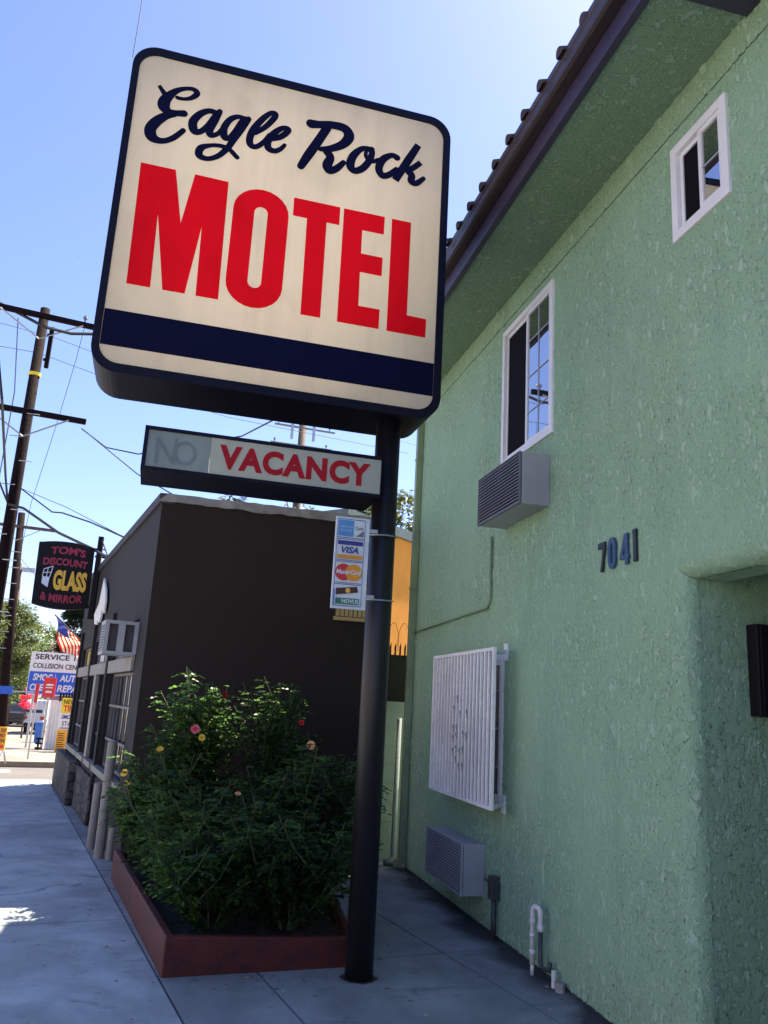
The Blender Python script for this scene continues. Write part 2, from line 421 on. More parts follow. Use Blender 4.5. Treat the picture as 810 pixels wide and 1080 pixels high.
# ================================================================== SETTING
A0 = Vector((-.38, 8.44, 0)); SANG = -11.2
fac = frame(A0, SANG)                      # u along the street, z up, d out over the sidewalk (left)
def gpt(u, d, z=0): return fac(u, z, d)
# base ground, reaching the horizon
mb = MB(); ys = [-200, 16.0, 20.0, 22.0, 60, 200, 900]
for i in range(len(ys)-1):
    y0, y1 = ys[i], ys[i+1]; mb.face([(-600, y0, -.16+gz(y0)), (600, y0, -.16+gz(y0)), (600, y1, -.16+gz(y1)), (-600, y1, -.16+gz(y1))])
struct(mb.build('ground', M['earth']))
# main street to the left and the crossing drive
mb = MB()
us = [-40, 11, 40, 120]
def sl(u, d, z): p = gpt(u, d, z); p.z += gz(p.y); return p
for i in range(3):
    mb.face([sl(us[i], 3.5, -.13), sl(us[i+1], 3.5, -.13), sl(us[i+1], 17, -.13), sl(us[i], 17, -.13)][::-1])
mb.face([gpt(8.3, 3.5, -.126), gpt(12.3, 3.5, -.126), gpt(12.3, -14, -.126), gpt(8.3, -14, -.126)])
struct(mb.build('road', M['road']))
mb = MB(); mb.face([gpt(11.0, 1.35, -.122), gpt(11.6, 1.35, -.122), gpt(11.6, .75, -.122), gpt(11.0, .75, -.122)])
struct(mb.build('road_marking', M['paintline']))
# near sidewalk and forecourt: slabs with open joints
mb = MB(); g = .007
def slab(u0, u1, d0, d1):
    mb.mesh([gpt(u, d, z) for z in (-.12, 0) for u, d in ((u0+g, d0+g), (u1-g, d0+g), (u1-g, d1-g), (u0+g, d1-g))],
            [(0, 1, 2, 3)[::-1], (4, 5, 6, 7), (0, 1, 5, 4), (1, 2, 6, 5), (2, 3, 7, 6), (3, 0, 4, 7)])
cu = [-14, -11, -8, -4.6, -1.72, 1.9, 5.65, 8.3]
for i in range(len(cu)-1):
    slab(cu[i], cu[i+1], .165, 1.9); slab(cu[i], cu[i+1], 1.9, 3.34)
struct(mb.build('sidewalk', M['sidewalk']))
mb = MB()
cu2 = [-14, -9, -3.05, 8.3]
for i in range(len(cu2)-1):
    for d0, d1 in ((-.42, .165), (-1.75, -.42), (-4.5, -1.75), (-9, -4.5)): slab(cu2[i], cu2[i+1], d0, d1)
struct(mb.build('forecourt', M['forecourt']))
mb = MB(); mb.obox(gpt(-14, 3.345, -.15), gpt(8.3, 0)-gpt(-14, 0), gpt(0, .15)-gpt(0, 0), (0, 0, .152))
struct(mb.build('kerb', M['kerb'], bevel=.02))
# far sidewalk beyond the crossing, dropping with the street
mb = MB()
u_s = [12.3, 14, 18, 25, 40, 110]
for i in range(5):
    mb.face([sl(u_s[i], -10, .0), sl(u_s[i], 3.5, .0), sl(u_s[i+1], 3.5, .0), sl(u_s[i+1], -10, .0)][::-1])
mb.face([gpt(12.3, -10, -.15), gpt(12.3, 3.5, -.15), gpt(12.3, 3.5, 0), gpt(12.3, -10, 0)][::-1])
struct(mb.build('far_sidewalk', M['farwalk']))

# ================================================================== MOTEL BUILDING
WX = 2.45
mot = thing('motel_building', (WX, 5, 0), 'two storey motel with pale green trowelled stucco wall and overhanging tiled roof', 'building')
YN, YE = -3.0, 8.72                        # near and far end of the wall
RY, RZ, RR = 3.66, 2.33, .085               # recess corner, lintel height, rounding
mb = MB()
holes = [(5.20, 6.20, 3.62, 4.86), (3.13, 3.63, 4.23, 4.83), (6.07, 7.90, .92, 2.06)]
def wallgrid(mb, y0, y1, z0, z1, holes, pt, depth=.09):
    ysx = sorted({y0, y1, *[h[0] for h in holes], *[h[1] for h in holes]}); zs = sorted({z0, z1, *[h[2] for h in holes], *[h[3] for h in holes]})
    for i in range(len(ysx)-1):
        for j in range(len(zs)-1):
            cy, cz = (ysx[i]+ysx[i+1])/2, (zs[j]+zs[j+1])/2
            if any(h[0] < cy < h[1] and h[2] < cz < h[3] for h in holes): continue
            mb.face([pt(ysx[i], zs[j], 0), pt(ysx[i], zs[j+1], 0), pt(ysx[i+1], zs[j+1], 0), pt(ysx[i+1], zs[j], 0)])
    for h in holes:
        c = [(h[0], h[2]), (h[1], h[2]), (h[1], h[3]), (h[0], h[3])]
        for k in range(4):
            a, b = c[k], c[(k+1) % 4]
            mb.face([pt(*a, 0), pt(*b, 0), pt(*b, -depth), pt(*a, -depth)])
mw = lambda y, z, d=0: Vector((WX-d, y, z))
def span(vals, step):
    vals = sorted(set(vals)); out = []
    for a, b in zip(vals, vals[1:]):
        n = max(1, round((b-a)/step)); out += [a+(b-a)*i/n for i in range(n)]
    return out+[vals[-1]]
def densegrid(mb, fn, us_, vs_, holes=()):
    """fine sheet with shared vertices, for real relief"""
    idx = {}; vs = []; fs = []
    def vid(i, j):
        k = (i, j)
        if k not in idx: idx[k] = len(vs); vs.append(fn(us_[i], vs_[j]))
        return idx[k]
    for i in range(len(us_)-1):
        for j in range(len(vs_)-1):
            a, b = (us_[i]+us_[i+1])/2, (vs_[j]+vs_[j+1])/2
            if any(h[0] < a < h[1] and h[2] < b < h[3] for h in holes): continue
            fs.append((vid(i, j), vid(i, j+1), vid(i+1, j+1), vid(i+1, j)))
    mb.mesh(vs, fs)
def reveals(mb, holes, pt, depth):
    for h in holes:
        c = [(h[0], h[2]), (h[1], h[2]), (h[1], h[3]), (h[0], h[3])]
        for k in range(4):
            a, b = c[k], c[(k+1) % 4]; mb.face([pt(*a, 0), pt(*b, 0), pt(*b, -depth), pt(*a, -depth)])
wallgrid(mb, RY+RR, YE, 0.0, 4.95, [h for h in holes if h[1] > 4], mw) if False else None
ztop = 4.945
ST = .0100
hA, hB = [holes[0], holes[2]], [holes[1]]
densegrid(mb, lambda y, z: mw(y, z), span([RY+RR, YE]+[q for h in hA for q in h[:2]], ST), span([.02, ztop]+[q for h in hA for q in h[2:]], ST), hA)
densegrid(mb, lambda y, z: mw(y, z), span([2.0, RY+RR]+[q for h in hB for q in h[:2]], ST*.9), span([RZ+RR, ztop]+[q for h in hB for q in h[2:]], ST*.9), hB)
mb.face([mw(YN, RZ+RR), mw(YN, ztop), mw(2.0, ztop), mw(2.0, RZ+RR)])
reveals(mb, hA+hB, mw, .09)
# the wall above the control joint, leaving an 8 mm groove
mb.face([mw(YN, ztop, 0), mw(YE, ztop, 0), mw(YE, ztop, -.012), mw(YN, ztop, -.012)])
mb.face([mw(YN, ztop, -.012), mw(YE, ztop, -.012), mw(YE, ztop+.011, -.012), mw(YN, ztop+.011, -.012)])
mb.face([mw(YN, ztop+.011, -.012), mw(YE, ztop+.011, -.012), mw(YE, ztop+.011, 0), mw(YN, ztop+.011, 0)])
densegrid(mb, lambda y, z: mw(y, z), span([2.0, YE], ST), span([ztop+.011, 5.22], ST))
mb.face([mw(YN, ztop+.011), mw(YN, 5.22), mw(2.0, 5.22), mw(2.0, ztop+.011)])
mb.face([(WX, YE, 0.02), (10, YE, .02), (10, YE, 5.22), (WX, YE, 5.22)])          # far end
mb.face([(10, YE, 0), (10, YN, 0), (10, YN, 5.22), (10, YE, 5.22)])
mb.face([(WX, YN, 0), (10, YN, 0), (10, YN, 5.22), (WX, YN, 5.22)])
# rounded edge of the entry recess (swept up the jamb and along the lintel)
K = 9; prof = []
for k in range(K):
    t = (1-k/(K-1))*math.pi/2; prof.append((RR*(1-math.sin(t)), RR*(1-math.cos(t))))     # (offset outwards from hole, depth)
zz_ = span([.02, RZ], ST); yy_ = span([2.0, RY], ST)
densegrid(mb, lambda k, q: Vector((WX+prof[k][1], RY+prof[k][0], .02+(RZ+prof[k][0]-.02)*q/(len(zz_)-1))), list(range(K)), list(range(len(zz_))))
densegrid(mb, lambda q, k: Vector((WX+prof[k][1], RY+prof[k][0]-(RY+prof[k][0]-2.0)*(1-q/(len(yy_)-1)), RZ+prof[k][0])), list(range(len(yy_))), list(range(K)))
# return wall, lintel soffit, recess back wall
densegrid(mb, lambda x, z: Vector((x, RY, z)), span([WX+RR, 3.2], ST), span([.02, RZ+.11], ST))
mb.face([(3.2, RY, .02), (3.2, RY, RZ+.11), (4.6, RY, RZ+.11), (4.6, RY, .02)])
mb.face([(WX+RR, RY, RZ), (WX+RR, YN, RZ), (WX+.24, YN, RZ), (WX+.24, RY, RZ)])
mb.face([(WX+.24, RY, RZ), (WX+.24, YN, RZ), (WX+.24, YN, RZ+.11), (WX+.24, RY, RZ+.11)])
mb.face([(WX+.24, YN, RZ+.11), (4.6, YN, RZ+.11), (4.6, RY, RZ+.11), (WX+.24, RY, RZ+.11)])
mb.face([(4.6, RY, 0), (4.6, YN, 0), (4.6, YN, RZ+.11), (4.6, RY, RZ+.11)])
mb.face([(WX, YN, .02), (WX, 2.25, .02), (WX, 2.25, RZ+RR), (WX, YN, RZ+RR)]); mb.face([(WX, 2.25, .02), (4.6, 2.25, .02), (4.6, 2.25, RZ+.11), (WX, 2.25, RZ+.11)])  # unseen wall past the recess, added to block light into it
wall = mb.build('wall', M['stucco'], mot, smooth=True)
# dark footing line where the wall meets the walk
mb = MB(); mb.box((WX+.004, RY+RR+.02, 0), (WX+.05, YE, .022)); mb.build('footing', M['darkpipe'], mot)
# soffit
SZ = 5.155; EY0, EY1 = 2.95, 8.735
mb = MB(); mb.face([(1.935, EY0, SZ), (WX, EY0, SZ), (WX, EY1, SZ), (1.935, EY1, SZ)]); mb.face([(WX, YE, SZ), (WX, EY1, SZ), (10, EY1, SZ), (10, YE, SZ)])
mb.build('soffit', M['soffit_shaded'], mot)
mb = MB(); mb.box((1.94, YN, 5.125), (WX-.003, 2.945, 5.30))
mb.build('soffit_beam', M['fascia'], mot)
mb = MB(); mb.box((1.885, YN, 5.135), (1.933, EY1+.022, 5.36)); mb.box((1.935, EY1+.002, 5.135), (10, EY1+.022, 5.36))
mb.build('fascia', M['fascia'], mot, bevel=.004)
# gutter: K-profile trough
mb = MB()
gp = [(1.882, 5.272), (1.822, 5.275), (1.803, 5.285), (1.797, 5.305), (1.797, 5.345), (1.788, 5.36), (1.788, 5.40), (1.800, 5.40), (1.800, 5.368), (1.809, 5.352), (1.809, 5.308), (1.83, 5.295), (1.882, 5.293)]
mb.prism(gp, lambda a, b, d: Vector((a, d, b)), YN, EY1+.02)
mb.build('gutter', M['gutter'], mot)
# roof deck (two slopes and hip end) and barrel tiles along the eave
mb = MB(); p = .36
rx = 6.3; rz = 5.37+(rx-1.80)*p
mb.face([(1.80, YN, 5.37), (rx, YN, rz), (rx, EY1-4.3, rz), (1.80, EY1+.02, 5.37)])
mb.face([(10.8, YN, 5.37), (10.8, EY1+.02, 5.37), (rx, EY1-4.3, rz), (rx, YN, rz)])
mb.face([(1.80, EY1+.02, 5.37), (rx, EY1-4.3, rz), (10.8, EY1+.02, 5.37)])
mb.face([(1.80, YN, 5.37), (10.8, YN, 5.37), (rx, YN, rz)])
roof = mb.build('roof', M['tile'], mot)
mb = MB(); y = -2.6
sl_len = Vector((1, 0, p)).normalized()
while y < EY1-.1:
    for c in range(4):
        x0 = 1.775 + c*.40
        if y > EY1-.2-c*.4: continue
        jit = random.uniform(-.012, .012)
        o = Vector((x0+jit, y+random.uniform(-.01, .01), 5.375+(x0-1.80)*p+.012))
        vs = []; fs = []; n = 9
        for k, (t, rr) in enumerate(((0, .044), (.46, .038))):
            for q in range(n):
                a = math.pi*q/(n-1); b = o+sl_len*t
                vs.append(b+Vector((-math.sin(a)*rr*p*.9, math.cos(a)*rr, math.sin(a)*rr)))
        for q in range(n):
            a = math.pi*q/(n-1); vs.append(o+Vector((-math.sin(a)*.035*p*.9, math.cos(a)*.035, math.sin(a)*.035)))
        fs = [(q, q+1, n+q+1, n+q) for q in range(n-1)]+[(2*n+q, 2*n+q+1, q+1, q) for q in range(n-1)]
        if c == 0: fs.append(tuple(range(2*n, 3*n))); fs[-1] = tuple(reversed(fs[-1]))
        mb.mesh(vs, fs)
    y += .2625
mb.build('eave_tiles', M['tile'], roof, smooth=True)

# windows of the motel: frame, sashes, panes
def slider(y0, y1, z0, z1, ymid, muntins_y, muntins_z, name='window', proud=.02, screen_left=True, fw=.05):
    """left half in the picture = larger y (dark open/screened), right half = glass"""
    mb = MB()
    fx0, fx1 = WX-proud, WX+.055
    mb.box((fx0, y0, z0), (fx1, y0+fw, z1)); mb.box((fx0, y1-fw, z0), (fx1, y1, z1))
    mb.box((fx0, y0+fw, z1-fw), (fx1, y1-fw, z1)); mb.box((fx0, y0+fw, z0), (fx1, y1-fw, z0+fw))
    w = mb.build(name, M['whitepvc'], mot, bevel=.004)
    s = .028
    mb = MB()                                                     # sash of the glass half, outer track
    a0, a1, b0, b1 = y0+fw+.002, ymid+.02, z0+fw+.002, z1-fw-.002
    mb.box((WX-.012, a0, b0), (WX+.004, a0+s*.7, b1)); mb.box((WX-.012, a1-s, b0), (WX+.004, a1, b1))
    mb.box((WX-.012, a0+s*.7, b0), (WX+.004, a1-s, b0+s)); mb.box((WX-.012, a0+s*.7, b1-s), (WX+.004, a1-s, b1))
    mb.build('sash', M['whitepvc'], w)
    mb = MB(); mb.face([(WX-.003, a0+.01, b0+.01), (WX-.003, a0+.01, b1-.01), (WX-.003, a1-.01, b1-.01), (WX-.003, a1-.01, b0+.01)])
    mb.build('pane', M['glass'], w)
    if muntins_y or muntins_z:
        mb = MB()
        for q in muntins_y: mb.box((WX-.009, q-.003, b0+s), (WX-.005, q+.003, b1-s))
        for q in muntins_z: mb.box((WX-.0085, a0+s*.7, q-.0035), (WX-.0045, a1-s, q+.0035))
        mb.each('muntin', M['muntin'], w)
    mb = MB()                                                     # inner-track sash rails
    mb.box((WX+.006, ymid-.012, b0), (WX+.020, ymid+.012, b1)); mb.box((WX+.006, y1-fw-.03, b0), (WX+.020, y1-fw-.002, b1))
    mb.box((WX+.006, ymid+.012, b1-.03), (WX+.020, y1-fw-.03, b1)); mb.box((WX+.006, ymid+.012, b0), (WX+.020, y1-fw-.03, b0+.03))
    mb.build('inner_sash', M['whitepvc'], w)
    mb = MB(); mb.face([(WX+.014, ymid, b0), (WX+.014, ymid, b1), (WX+.014, y1-fw, b1), (WX+.014, y1-fw, b0)])
    mb.build('screen', M['screen'], w)
    mb = MB(); mb.face([(WX+.30, y0-.3, z0-.3), (WX+.30, y0-.3, z1+.3), (WX+.30, y1+.3, z1+.3), (WX+.30, y1+.3, z0-.3)])
    mb.build('curtain', M['curtain'], w)
    return w
w = slider(5.20, 6.20, 3.62, 4.86, 5.68, [5.47], [3.93, 4.23, 4.54]); w['label'] = 'tall white framed sliding window above the air conditioner'
w = slider(3.13, 3.63, 4.23, 4.83, 3.36, [], [4.53], fw=.055); w['label'] = 'small white framed window high on the wall'
w = slider(6.07, 7.90, .92, 2.06, 7.0, [6.55], [1.2, 1.49, 1.78]); w['label'] = 'ground floor window behind white security bars'
# security bars standing off the lower window
gx = 2.27
g0y, g1y, gz0, gz1 = 5.82, 7.34, .92, 2.09
mb = MB()
t = .028
mb.box((gx-t/2, g0y, gz0), (gx+t/2, g0y+t, gz1)); mb.box((gx-t/2, g1y-t, gz0), (gx+t/2, g1y, gz1))
mb.box((gx-t/2, g0y+t, gz1-t), (gx+t/2, g1y-t, gz1)); mb.box((gx-t/2, g0y+t, gz0), (gx+t/2, g1y-t, gz0+t))
gr = mb.build('window_guard', M['barwhite'], mot, bevel=.003)
gr['label'] = 'white welded security bars over the ground floor window'
n = 18
for i in range(1, n):
    yy = g0y+t+(g1y-g0y-2*t)*i/n
    mb = MB(); mb.box((gx-.012, yy-.011, gz0+t), (gx+.008, yy+.011, gz1-t)); mb.build('bar', M['barwhite'], gr, bevel=.003)
mb = MB()                                                          # perforated sheet behind the bars
r_ = random.Random(2); ny = 74; y0_, y1_ = g0y+t, g1y-t
for i in range(ny):
    ya = y0_+(y1_-y0_)*i/ny; mb.box((gx+.010, ya+.0035, gz0+t), (gx+.013, ya+(y1_-y0_)/ny-.0035, gz1-t))
mb.build('mesh_sheet', M['guardmesh'], gr)
mb = MB()                                                          # small worn ornament in the middle
for i in range(6, 11):
    yy = g0y+t+(g1y-g0y-2*t)*(i+.5)/n
    for k in range(6):
        zc = 1.18+.10*k+r_.uniform(-.05, .05)
        if r_.random() < .35 or abs(k-2.5)+abs(i-8)*.9 > 3.4: continue
        mb.tube([(gx-.016, yy+.012*math.cos(a*.8), zc+.030*math.sin(a*.8)) for a in range(7)], .0022, 5)
mb.each('guard_ornament', M['acdark'], gr)
mb = MB()
for zz in (gz0+.01, gz1-.03):
    for yy, sk in ((g0y+.002, .20), (g1y-.02, .0)): mb.obox((gx+t/2+.001, yy, zz), (WX-.009-gx-t/2, sk, 0), (0, .018, 0), (0, 0, .03))
    mb.box((WX-.016, g0y+.17, zz-.05), (WX-.001, g0y+.235, zz+.08))
mb.each('guard_bracket', M['barwhite'], gr)
# numerals
numf = lambda a, b, d=0: Vector((WX-d, 4.535-a, 2.48+b))
def numeral(name, poly, m, dz, label, hole=None):
    mb = MB(); mb.prism(poly, lambda a, b, d: numf(a, b+dz, d), .002, .017)
    o = mb.build(name, M[m], mot, bevel=.003); o['label'] = label
numeral('house_numeral', [(.03, 0), (.055, 0), (.092, .155), (.092, .185), (.005, .185), (.005, .145), (.065, .145)], 'blacknum', 0, 'black numeral 7')
def ring(mb, cx, cy, ax, ay, bx, by, fn, d0, d1, n=28, sq=2.6):
    def se(a, x, y):
        c, s = math.cos(a), math.sin(a); return (cx+x*math.copysign(abs(c)**(2/sq), c), cy+y*math.copysign(abs(s)**(2/sq), s))
    O = [se(2*math.pi*i/n, ax, ay) for i in range(n)]; I = [se(2*math.pi*i/n, bx, by) for i in range(n)]
    for i in range(n):
        j = (i+1) % n
        mb.face([fn(*O[i], d1), fn(*O[j], d1), fn(*I[j], d1), fn(*I[i], d1)])
        mb.face([fn(*O[i], d0), fn(*O[j], d0), fn(*O[j], d1), fn(*O[i], d1)])
        mb.face([fn(*I[j], d0), fn(*I[i], d0), fn(*I[i], d1), fn(*I[j], d1)])
mb = MB(); ring(mb, .172, .098, .047, .096, .014, .062, lambda a, b, d: numf(a, b, d), .002, .017)
o = mb.build('house_numeral', M['sheennum'], mot); o['label'] = 'numeral 0 coloured with a blue reflection'
numeral('house_numeral', [(.322, 0), (.355, 0), (.355, .035), (.366, .035), (.366, .06), (.355, .06), (.355, .185), (.318, .185), (.265, .06), (.265, .035), (.322, .035), (.322, .06), (.297, .06), (.322, .128)][::1], 'sheennum', .004, 'numeral 4 coloured with a blue reflection')
numeral('house_numeral', [(.415, 0), (.447, 0), (.447, .19), (.410, .19), (.410, .165), (.415, .165)], 'blacknum', .006, 'black numeral 1')
# downspout at the far corner
mb = MB(); mb.box((WX-.075, 8.665, .09), (WX-.004, 8.735, 5.14)); mb.obox((WX-.075, 8.665, .09), (0, .07, 0), (.071, 0, 0), (-.05, -.0, -.07))
for z in (1.3, 2.9, 4.4): mb.box((WX-.08, 8.655, z), (WX-.0035, 8.745, z+.03))
mb.build('downspout', M['greenpipe'], mot, bevel=.006)
# painted conduit running down and along the wall
mb = MB(); cxx = WX-.020
mb.tube([(cxx, 6.365, 3.06), (cxx, 6.368, 2.60), (cxx, 6.372, 2.53), (cxx, 6.40, 2.485), (cxx, 6.45, 2.462), (cxx, 7.5, 2.445), (cxx, 8.65, 2.42)], .011, 8)
mb.build('conduit', M['greenpipe'], mot, smooth=True)

# dark box on the recess wall, at the right edge of the picture
mb = MB(); mb.box((2.80, RY-.085, 1.655), (3.22, RY-.002, 2.115))
t = thing('wall_box', (3.0, RY, 1.655), 'plain black metal box mounted on the green wall inside the entry recess', 'box')
mb.build('box_body', M['black'], t, bevel=.006)
mb = MB(); mb.box((2.815, RY-.094, 1.668), (3.205, RY-.0855, 2.102)); mb.build('box_door', M['black'], t, bevel=.003)

# air conditioners
def aircon(loc, y0, y1, z0, z1, xf, body, grille, label, slats=13):
    t = thing('air_conditioner', (WX, (y0+y1)/2, z0), label, 'air conditioner', 'through wall air conditioners on the motel')
    mb = MB(); mb.box((xf+.02, y0, z0), (WX-.001, y1, z1)); mb.build('housing', M[body], t, bevel=.006)
    mb = MB(); mb.box((xf+.014, y0+.008, z0+.008), (xf+.0195, y1-.008, z1-.008)); mb.build('coil_panel', M['interior'], t)
    mb = MB(); e = .007
    mb.box((xf-.004, y0, z0), (xf+.0135, y0+e, z1)); mb.box((xf-.004, y1-e, z0), (xf+.0135, y1, z1))
    mb.box((xf-.004, y0+e, z0), (xf+.0135, y1-e, z0+e)); mb.box((xf-.004, y0+e, z1-e), (xf+.0135, y1-e, z1))
    g_ = mb.build('grille', M[grille], t)
    mb = MB(); pt_ = (z1-z0-2*e)/slats
    for i in range(slats):
        z = z0+e+pt_*i+pt_*.12
        mb.obox((xf-.003, y0+e, z), (0, y1-y0-2*e, 0), (.012, 0, pt_*.16), (0, 0, pt_*.36))
    mb.build('grille_slats', M[grille], g_)
aircon(0, 5.257, 6.11, 3.075, 3.465, 2.21, 'acgrey', 'acslat', 'grey air conditioner with dark louvred front just below the upper window', 15)
aircon(0, 6.40, 7.35, .225, .60, 2.255, 'acblue', 'acblue', 'pale grey louvred air conditioner near the ground below the barred window', 16)
# pipes by the foot of the wall
t = thing('electrical_conduit', (WX-.03, 6.1, 0), 'dark conduit with small outlet box rising from the walk beside the lower air conditioner', 'conduit')
mb = MB(); mb.tube([(WX-.04, 6.10, 0), (WX-.04, 6.10, .27)], .02, 10); mb.build('conduit_pipe', M['darkpipe'], t, smooth=True)
mb = MB(); mb.box((WX-.075, 6.06, .27), (WX-.003, 6.14, .43)); mb.build('outlet_box', M['darkpipe'], t, bevel=.006)
mb = MB(); mb.tube([(WX-.035, 6.141, .36), (WX-.035, 6.30, .37)], .010, 8); mb.build('connector', M['darkpipe'], t, smooth=True)
t = thing('drain_pipe', (WX-.08, 5.2, 0), 'white plastic pipe bent over like a hook against the foot of the green wall', 'pipe')
mb = MB()
px0, px1 = (WX-.085, 5.305), (WX-.062, 5.235)
mb.tube([(*px0, .06), (*px0, .375), (px0[0]+.002, px0[1]-.006, .395), (px0[0]+.006, px0[1]-.018, .405), (px1[0]-.006, px1[1]+.018, .405), (px1[0]-.002, px1[1]+.006, .395), (*px1, .375), (*px1, .27)], .0165, 12)
mb.build('pipe', M['pvc'], t, smooth=True)
mb = MB()
for z in (.12, .22, .30): mb.tube([(*px0, z), (*px0, z+.028)], .0195, 12)
mb.tube([(*px1, .27), (*px1, .31)], .0205, 12); mb.tube([(*px0, .0), (*px0, .07)], .012, 10)
mb.each('coupling', M['pvc'], t, smooth=True)
mb = MB(); mb.tube([(*px1, .275), (px1[0], px1[1], .09), (px1[0]+.005, px1[1]-.02, .065), (px1[0]+.01, px1[1]-.11, .075), (px1[0]+.012, px1[1]-.12, .12)], .014, 10)
mb.build('lower_pipe', M['darkpipe'], t, smooth=True)
t = thing('pipe_stub', (WX-.06, 5.02, 0), 'short white pipe stub beside a loose stone at the foot of the green wall', 'pipe')
mb = MB(); mb.tube([(WX-.05, 5.06, 0), (WX-.05, 5.06, .095)], .016, 10); mb.build('stub', M['pvc'], t)
o = MB(); o.mesh([(WX-.045+.03*math.cos(a)*(1+.2*math.sin(3*a)), 4.985+.035*math.sin(a), z) for z, in ((.0,), (.05,)) for a in [k*math.pi/4 for k in range(8)]], [tuple(range(8, 16))]+[(i, (i+1) % 8, 8+(i+1) % 8, 8+i) for i in range(8)])
tag(o.build('loose_stone', M['kerb'], org=(WX-.045, 4.985, 0)), 'small pale broken stone lying against the foot of the green wall', 'stone')

# ================================================================== MOTEL SIGN
SP = Vector((.3, 5.1, 0)); SANGLE = 87.86
sg = frame(SP, SANGLE)                     # s to the right, z up, d>0 away from the camera (left of heading = +Y side)
sgn = lambda s, z, d=0: sg(s, z, -d)       # d>0 toward the camera
sign = thing('motel_sign', (1.235, 5.31, 0), 'tall pole sign with cream face, red and navy lettering and a lower vacancy panel', 'sign')
mb = MB(); mb.tube([(1.235, 5.31, 0), (1.235, 5.31, 3.60)], .087, 32); o = mb.build('pole', M['poleblack'], sign, smooth=True)
mb = MB(); rg = random.Random(4); n = 40
o_ = [(1.235+(.105+rg.uniform(-.008, .018))*math.cos(2*math.pi*k/n), 5.31+(.105+rg.uniform(-.008, .018))*math.sin(2*math.pi*k/n), .003) for k in range(n)]
mb.face(o_); mb.build('base_grime', M['soil'], sign)
def rrect(s0, s1, z0, z1, r, n=8):
    out = []
    for cx, cz, a0 in ((s1-r, z1-r, 0), (s0+r, z1-r, 90), (s0+r, z0+r, 180), (s1-r, z0+r, 270)):
        for k in range(n+1): a = R(a0+90*k/n); out.append((cx+r*math.cos(a), cz+r*math.sin(a)))
    return out
DEP = .49
O1 = rrect(-1.075, 1.262, 3.565, 6.005, .17); O2 = rrect(-1.028, 1.207, 3.627, 5.945, .125); n = len(O1)
mb = MB()
for i in range(n):
    j = (i+1) % n
    mb.face([sg(*O1[i], 0), sg(*O1[j], 0), sg(*O1[j], DEP), sg(*O1[i], DEP)])               # outer skin
    mb.face([sg(*O1[j], 0), sg(*O1[i], 0), sg(*O2[i], 0), sg(*O2[j], 0)])                   # front rim
    mb.face([sg(*O1[i], DEP), sg(*O1[j], DEP), sg(*O2[j], DEP), sg(*O2[i], DEP)])           # back rim
    mb.mat(0).face([sg(*O2[j], 0), sg(*O2[i], 0), sg(*O2[i], .02), sg(*O2[j], .02)])
    mb.mat(1).face([sg(*O2[j], .02), sg(*O2[i], .02), sg(*O2[i], DEP-.02), sg(*O2[j], DEP-.02)]); mb.mat(0)
    mb.face([sg(*O2[j], DEP-.02), sg(*O2[i], DEP-.02), sg(*O2[i], DEP), sg(*O2[j], DEP)])
cab = mb.build('cabinet', [M['navy'], M['inwhite']], sign)
mb = MB(); mb.face([sg(*q, .012) for q in O2]); mb.build('front_face', M['cream'], cab)
mb = MB(); mb.face([sg(*q, DEP-.012) for q in O2[::-1]]); mb.build('rear_face', M['backcream'], cab)
LD = .009                                  # lettering depth plane (in front of the face)
mb = MB(); mb.sheet([(-1.026, 3.744), (1.205, 3.744), (1.205, 3.992), (-1.026, 3.992)], sg, LD)
mb.build('navy_band', M['bluevinyl'], cab)
# MOTEL
mb = MB()
Z0, Z1 = 4.187, 5.077
for poly in (
  [(-.932, 5.086), (-.702, 5.086), (-.628, 4.694), (-.573, 5.084), (-.345, 5.08), (-.329, Z0), (-.477, Z0), (-.489, 4.695), (-.548, Z0), (-.691, Z0), (-.780, 4.726), (-.768, Z0), (-.918, Z0)],
  [(.115, 5.07), (.45, 5.07), (.452, 4.926), (.36, 4.926), (.366, 4.187), (.228, 4.187), (.218, 4.927), (.117, 4.927)],
  [(.478, 5.069), (.783, 5.07), (.783, 4.925), (.622, 4.924), (.624, 4.739), (.785, 4.739), (.785, 4.592), (.625, 4.592), (.630, 4.331), (.785, 4.331), (.785, 4.181), (.485, 4.181)],
  [(.838, 5.068), (.984, 5.069), (.987, 4.326), (1.133, 4.323), (1.132, 4.179), (.843, 4.179)]):
    mb.sheet(poly, sg, LD)
ring(mb, -.1045, 4.623, .192, .453, .046, .310, lambda a, b, d: sg(a, b, LD), 0, 0, 64, 2.0) if False else None
def stadium(cx, cz, hw, hh, rz, n=12):
    pts = []
    for sgz, sg0 in ((1, 0), (-1, 180)):
        for k in range(n+1):
            a = R(sg0+180*k/n); pts.append((cx+hw*math.cos(a), cz+sgz*(hh-rz)+rz*math.sin(a)))
    return pts
Oo, Oi = stadium(-.103, 4.624, .192, .452, .175), stadium(-.1035, 4.629, .046, .309, .046)
for i in range(len(Oo)):
    j = (i+1) % len(Oo); mb.face([sg(*Oo[i], LD), sg(*Oo[j], LD), sg(*Oi[j], LD), sg(*Oi[i], LD)])
mb.build('red_lettering', M['redvinyl'], cab)
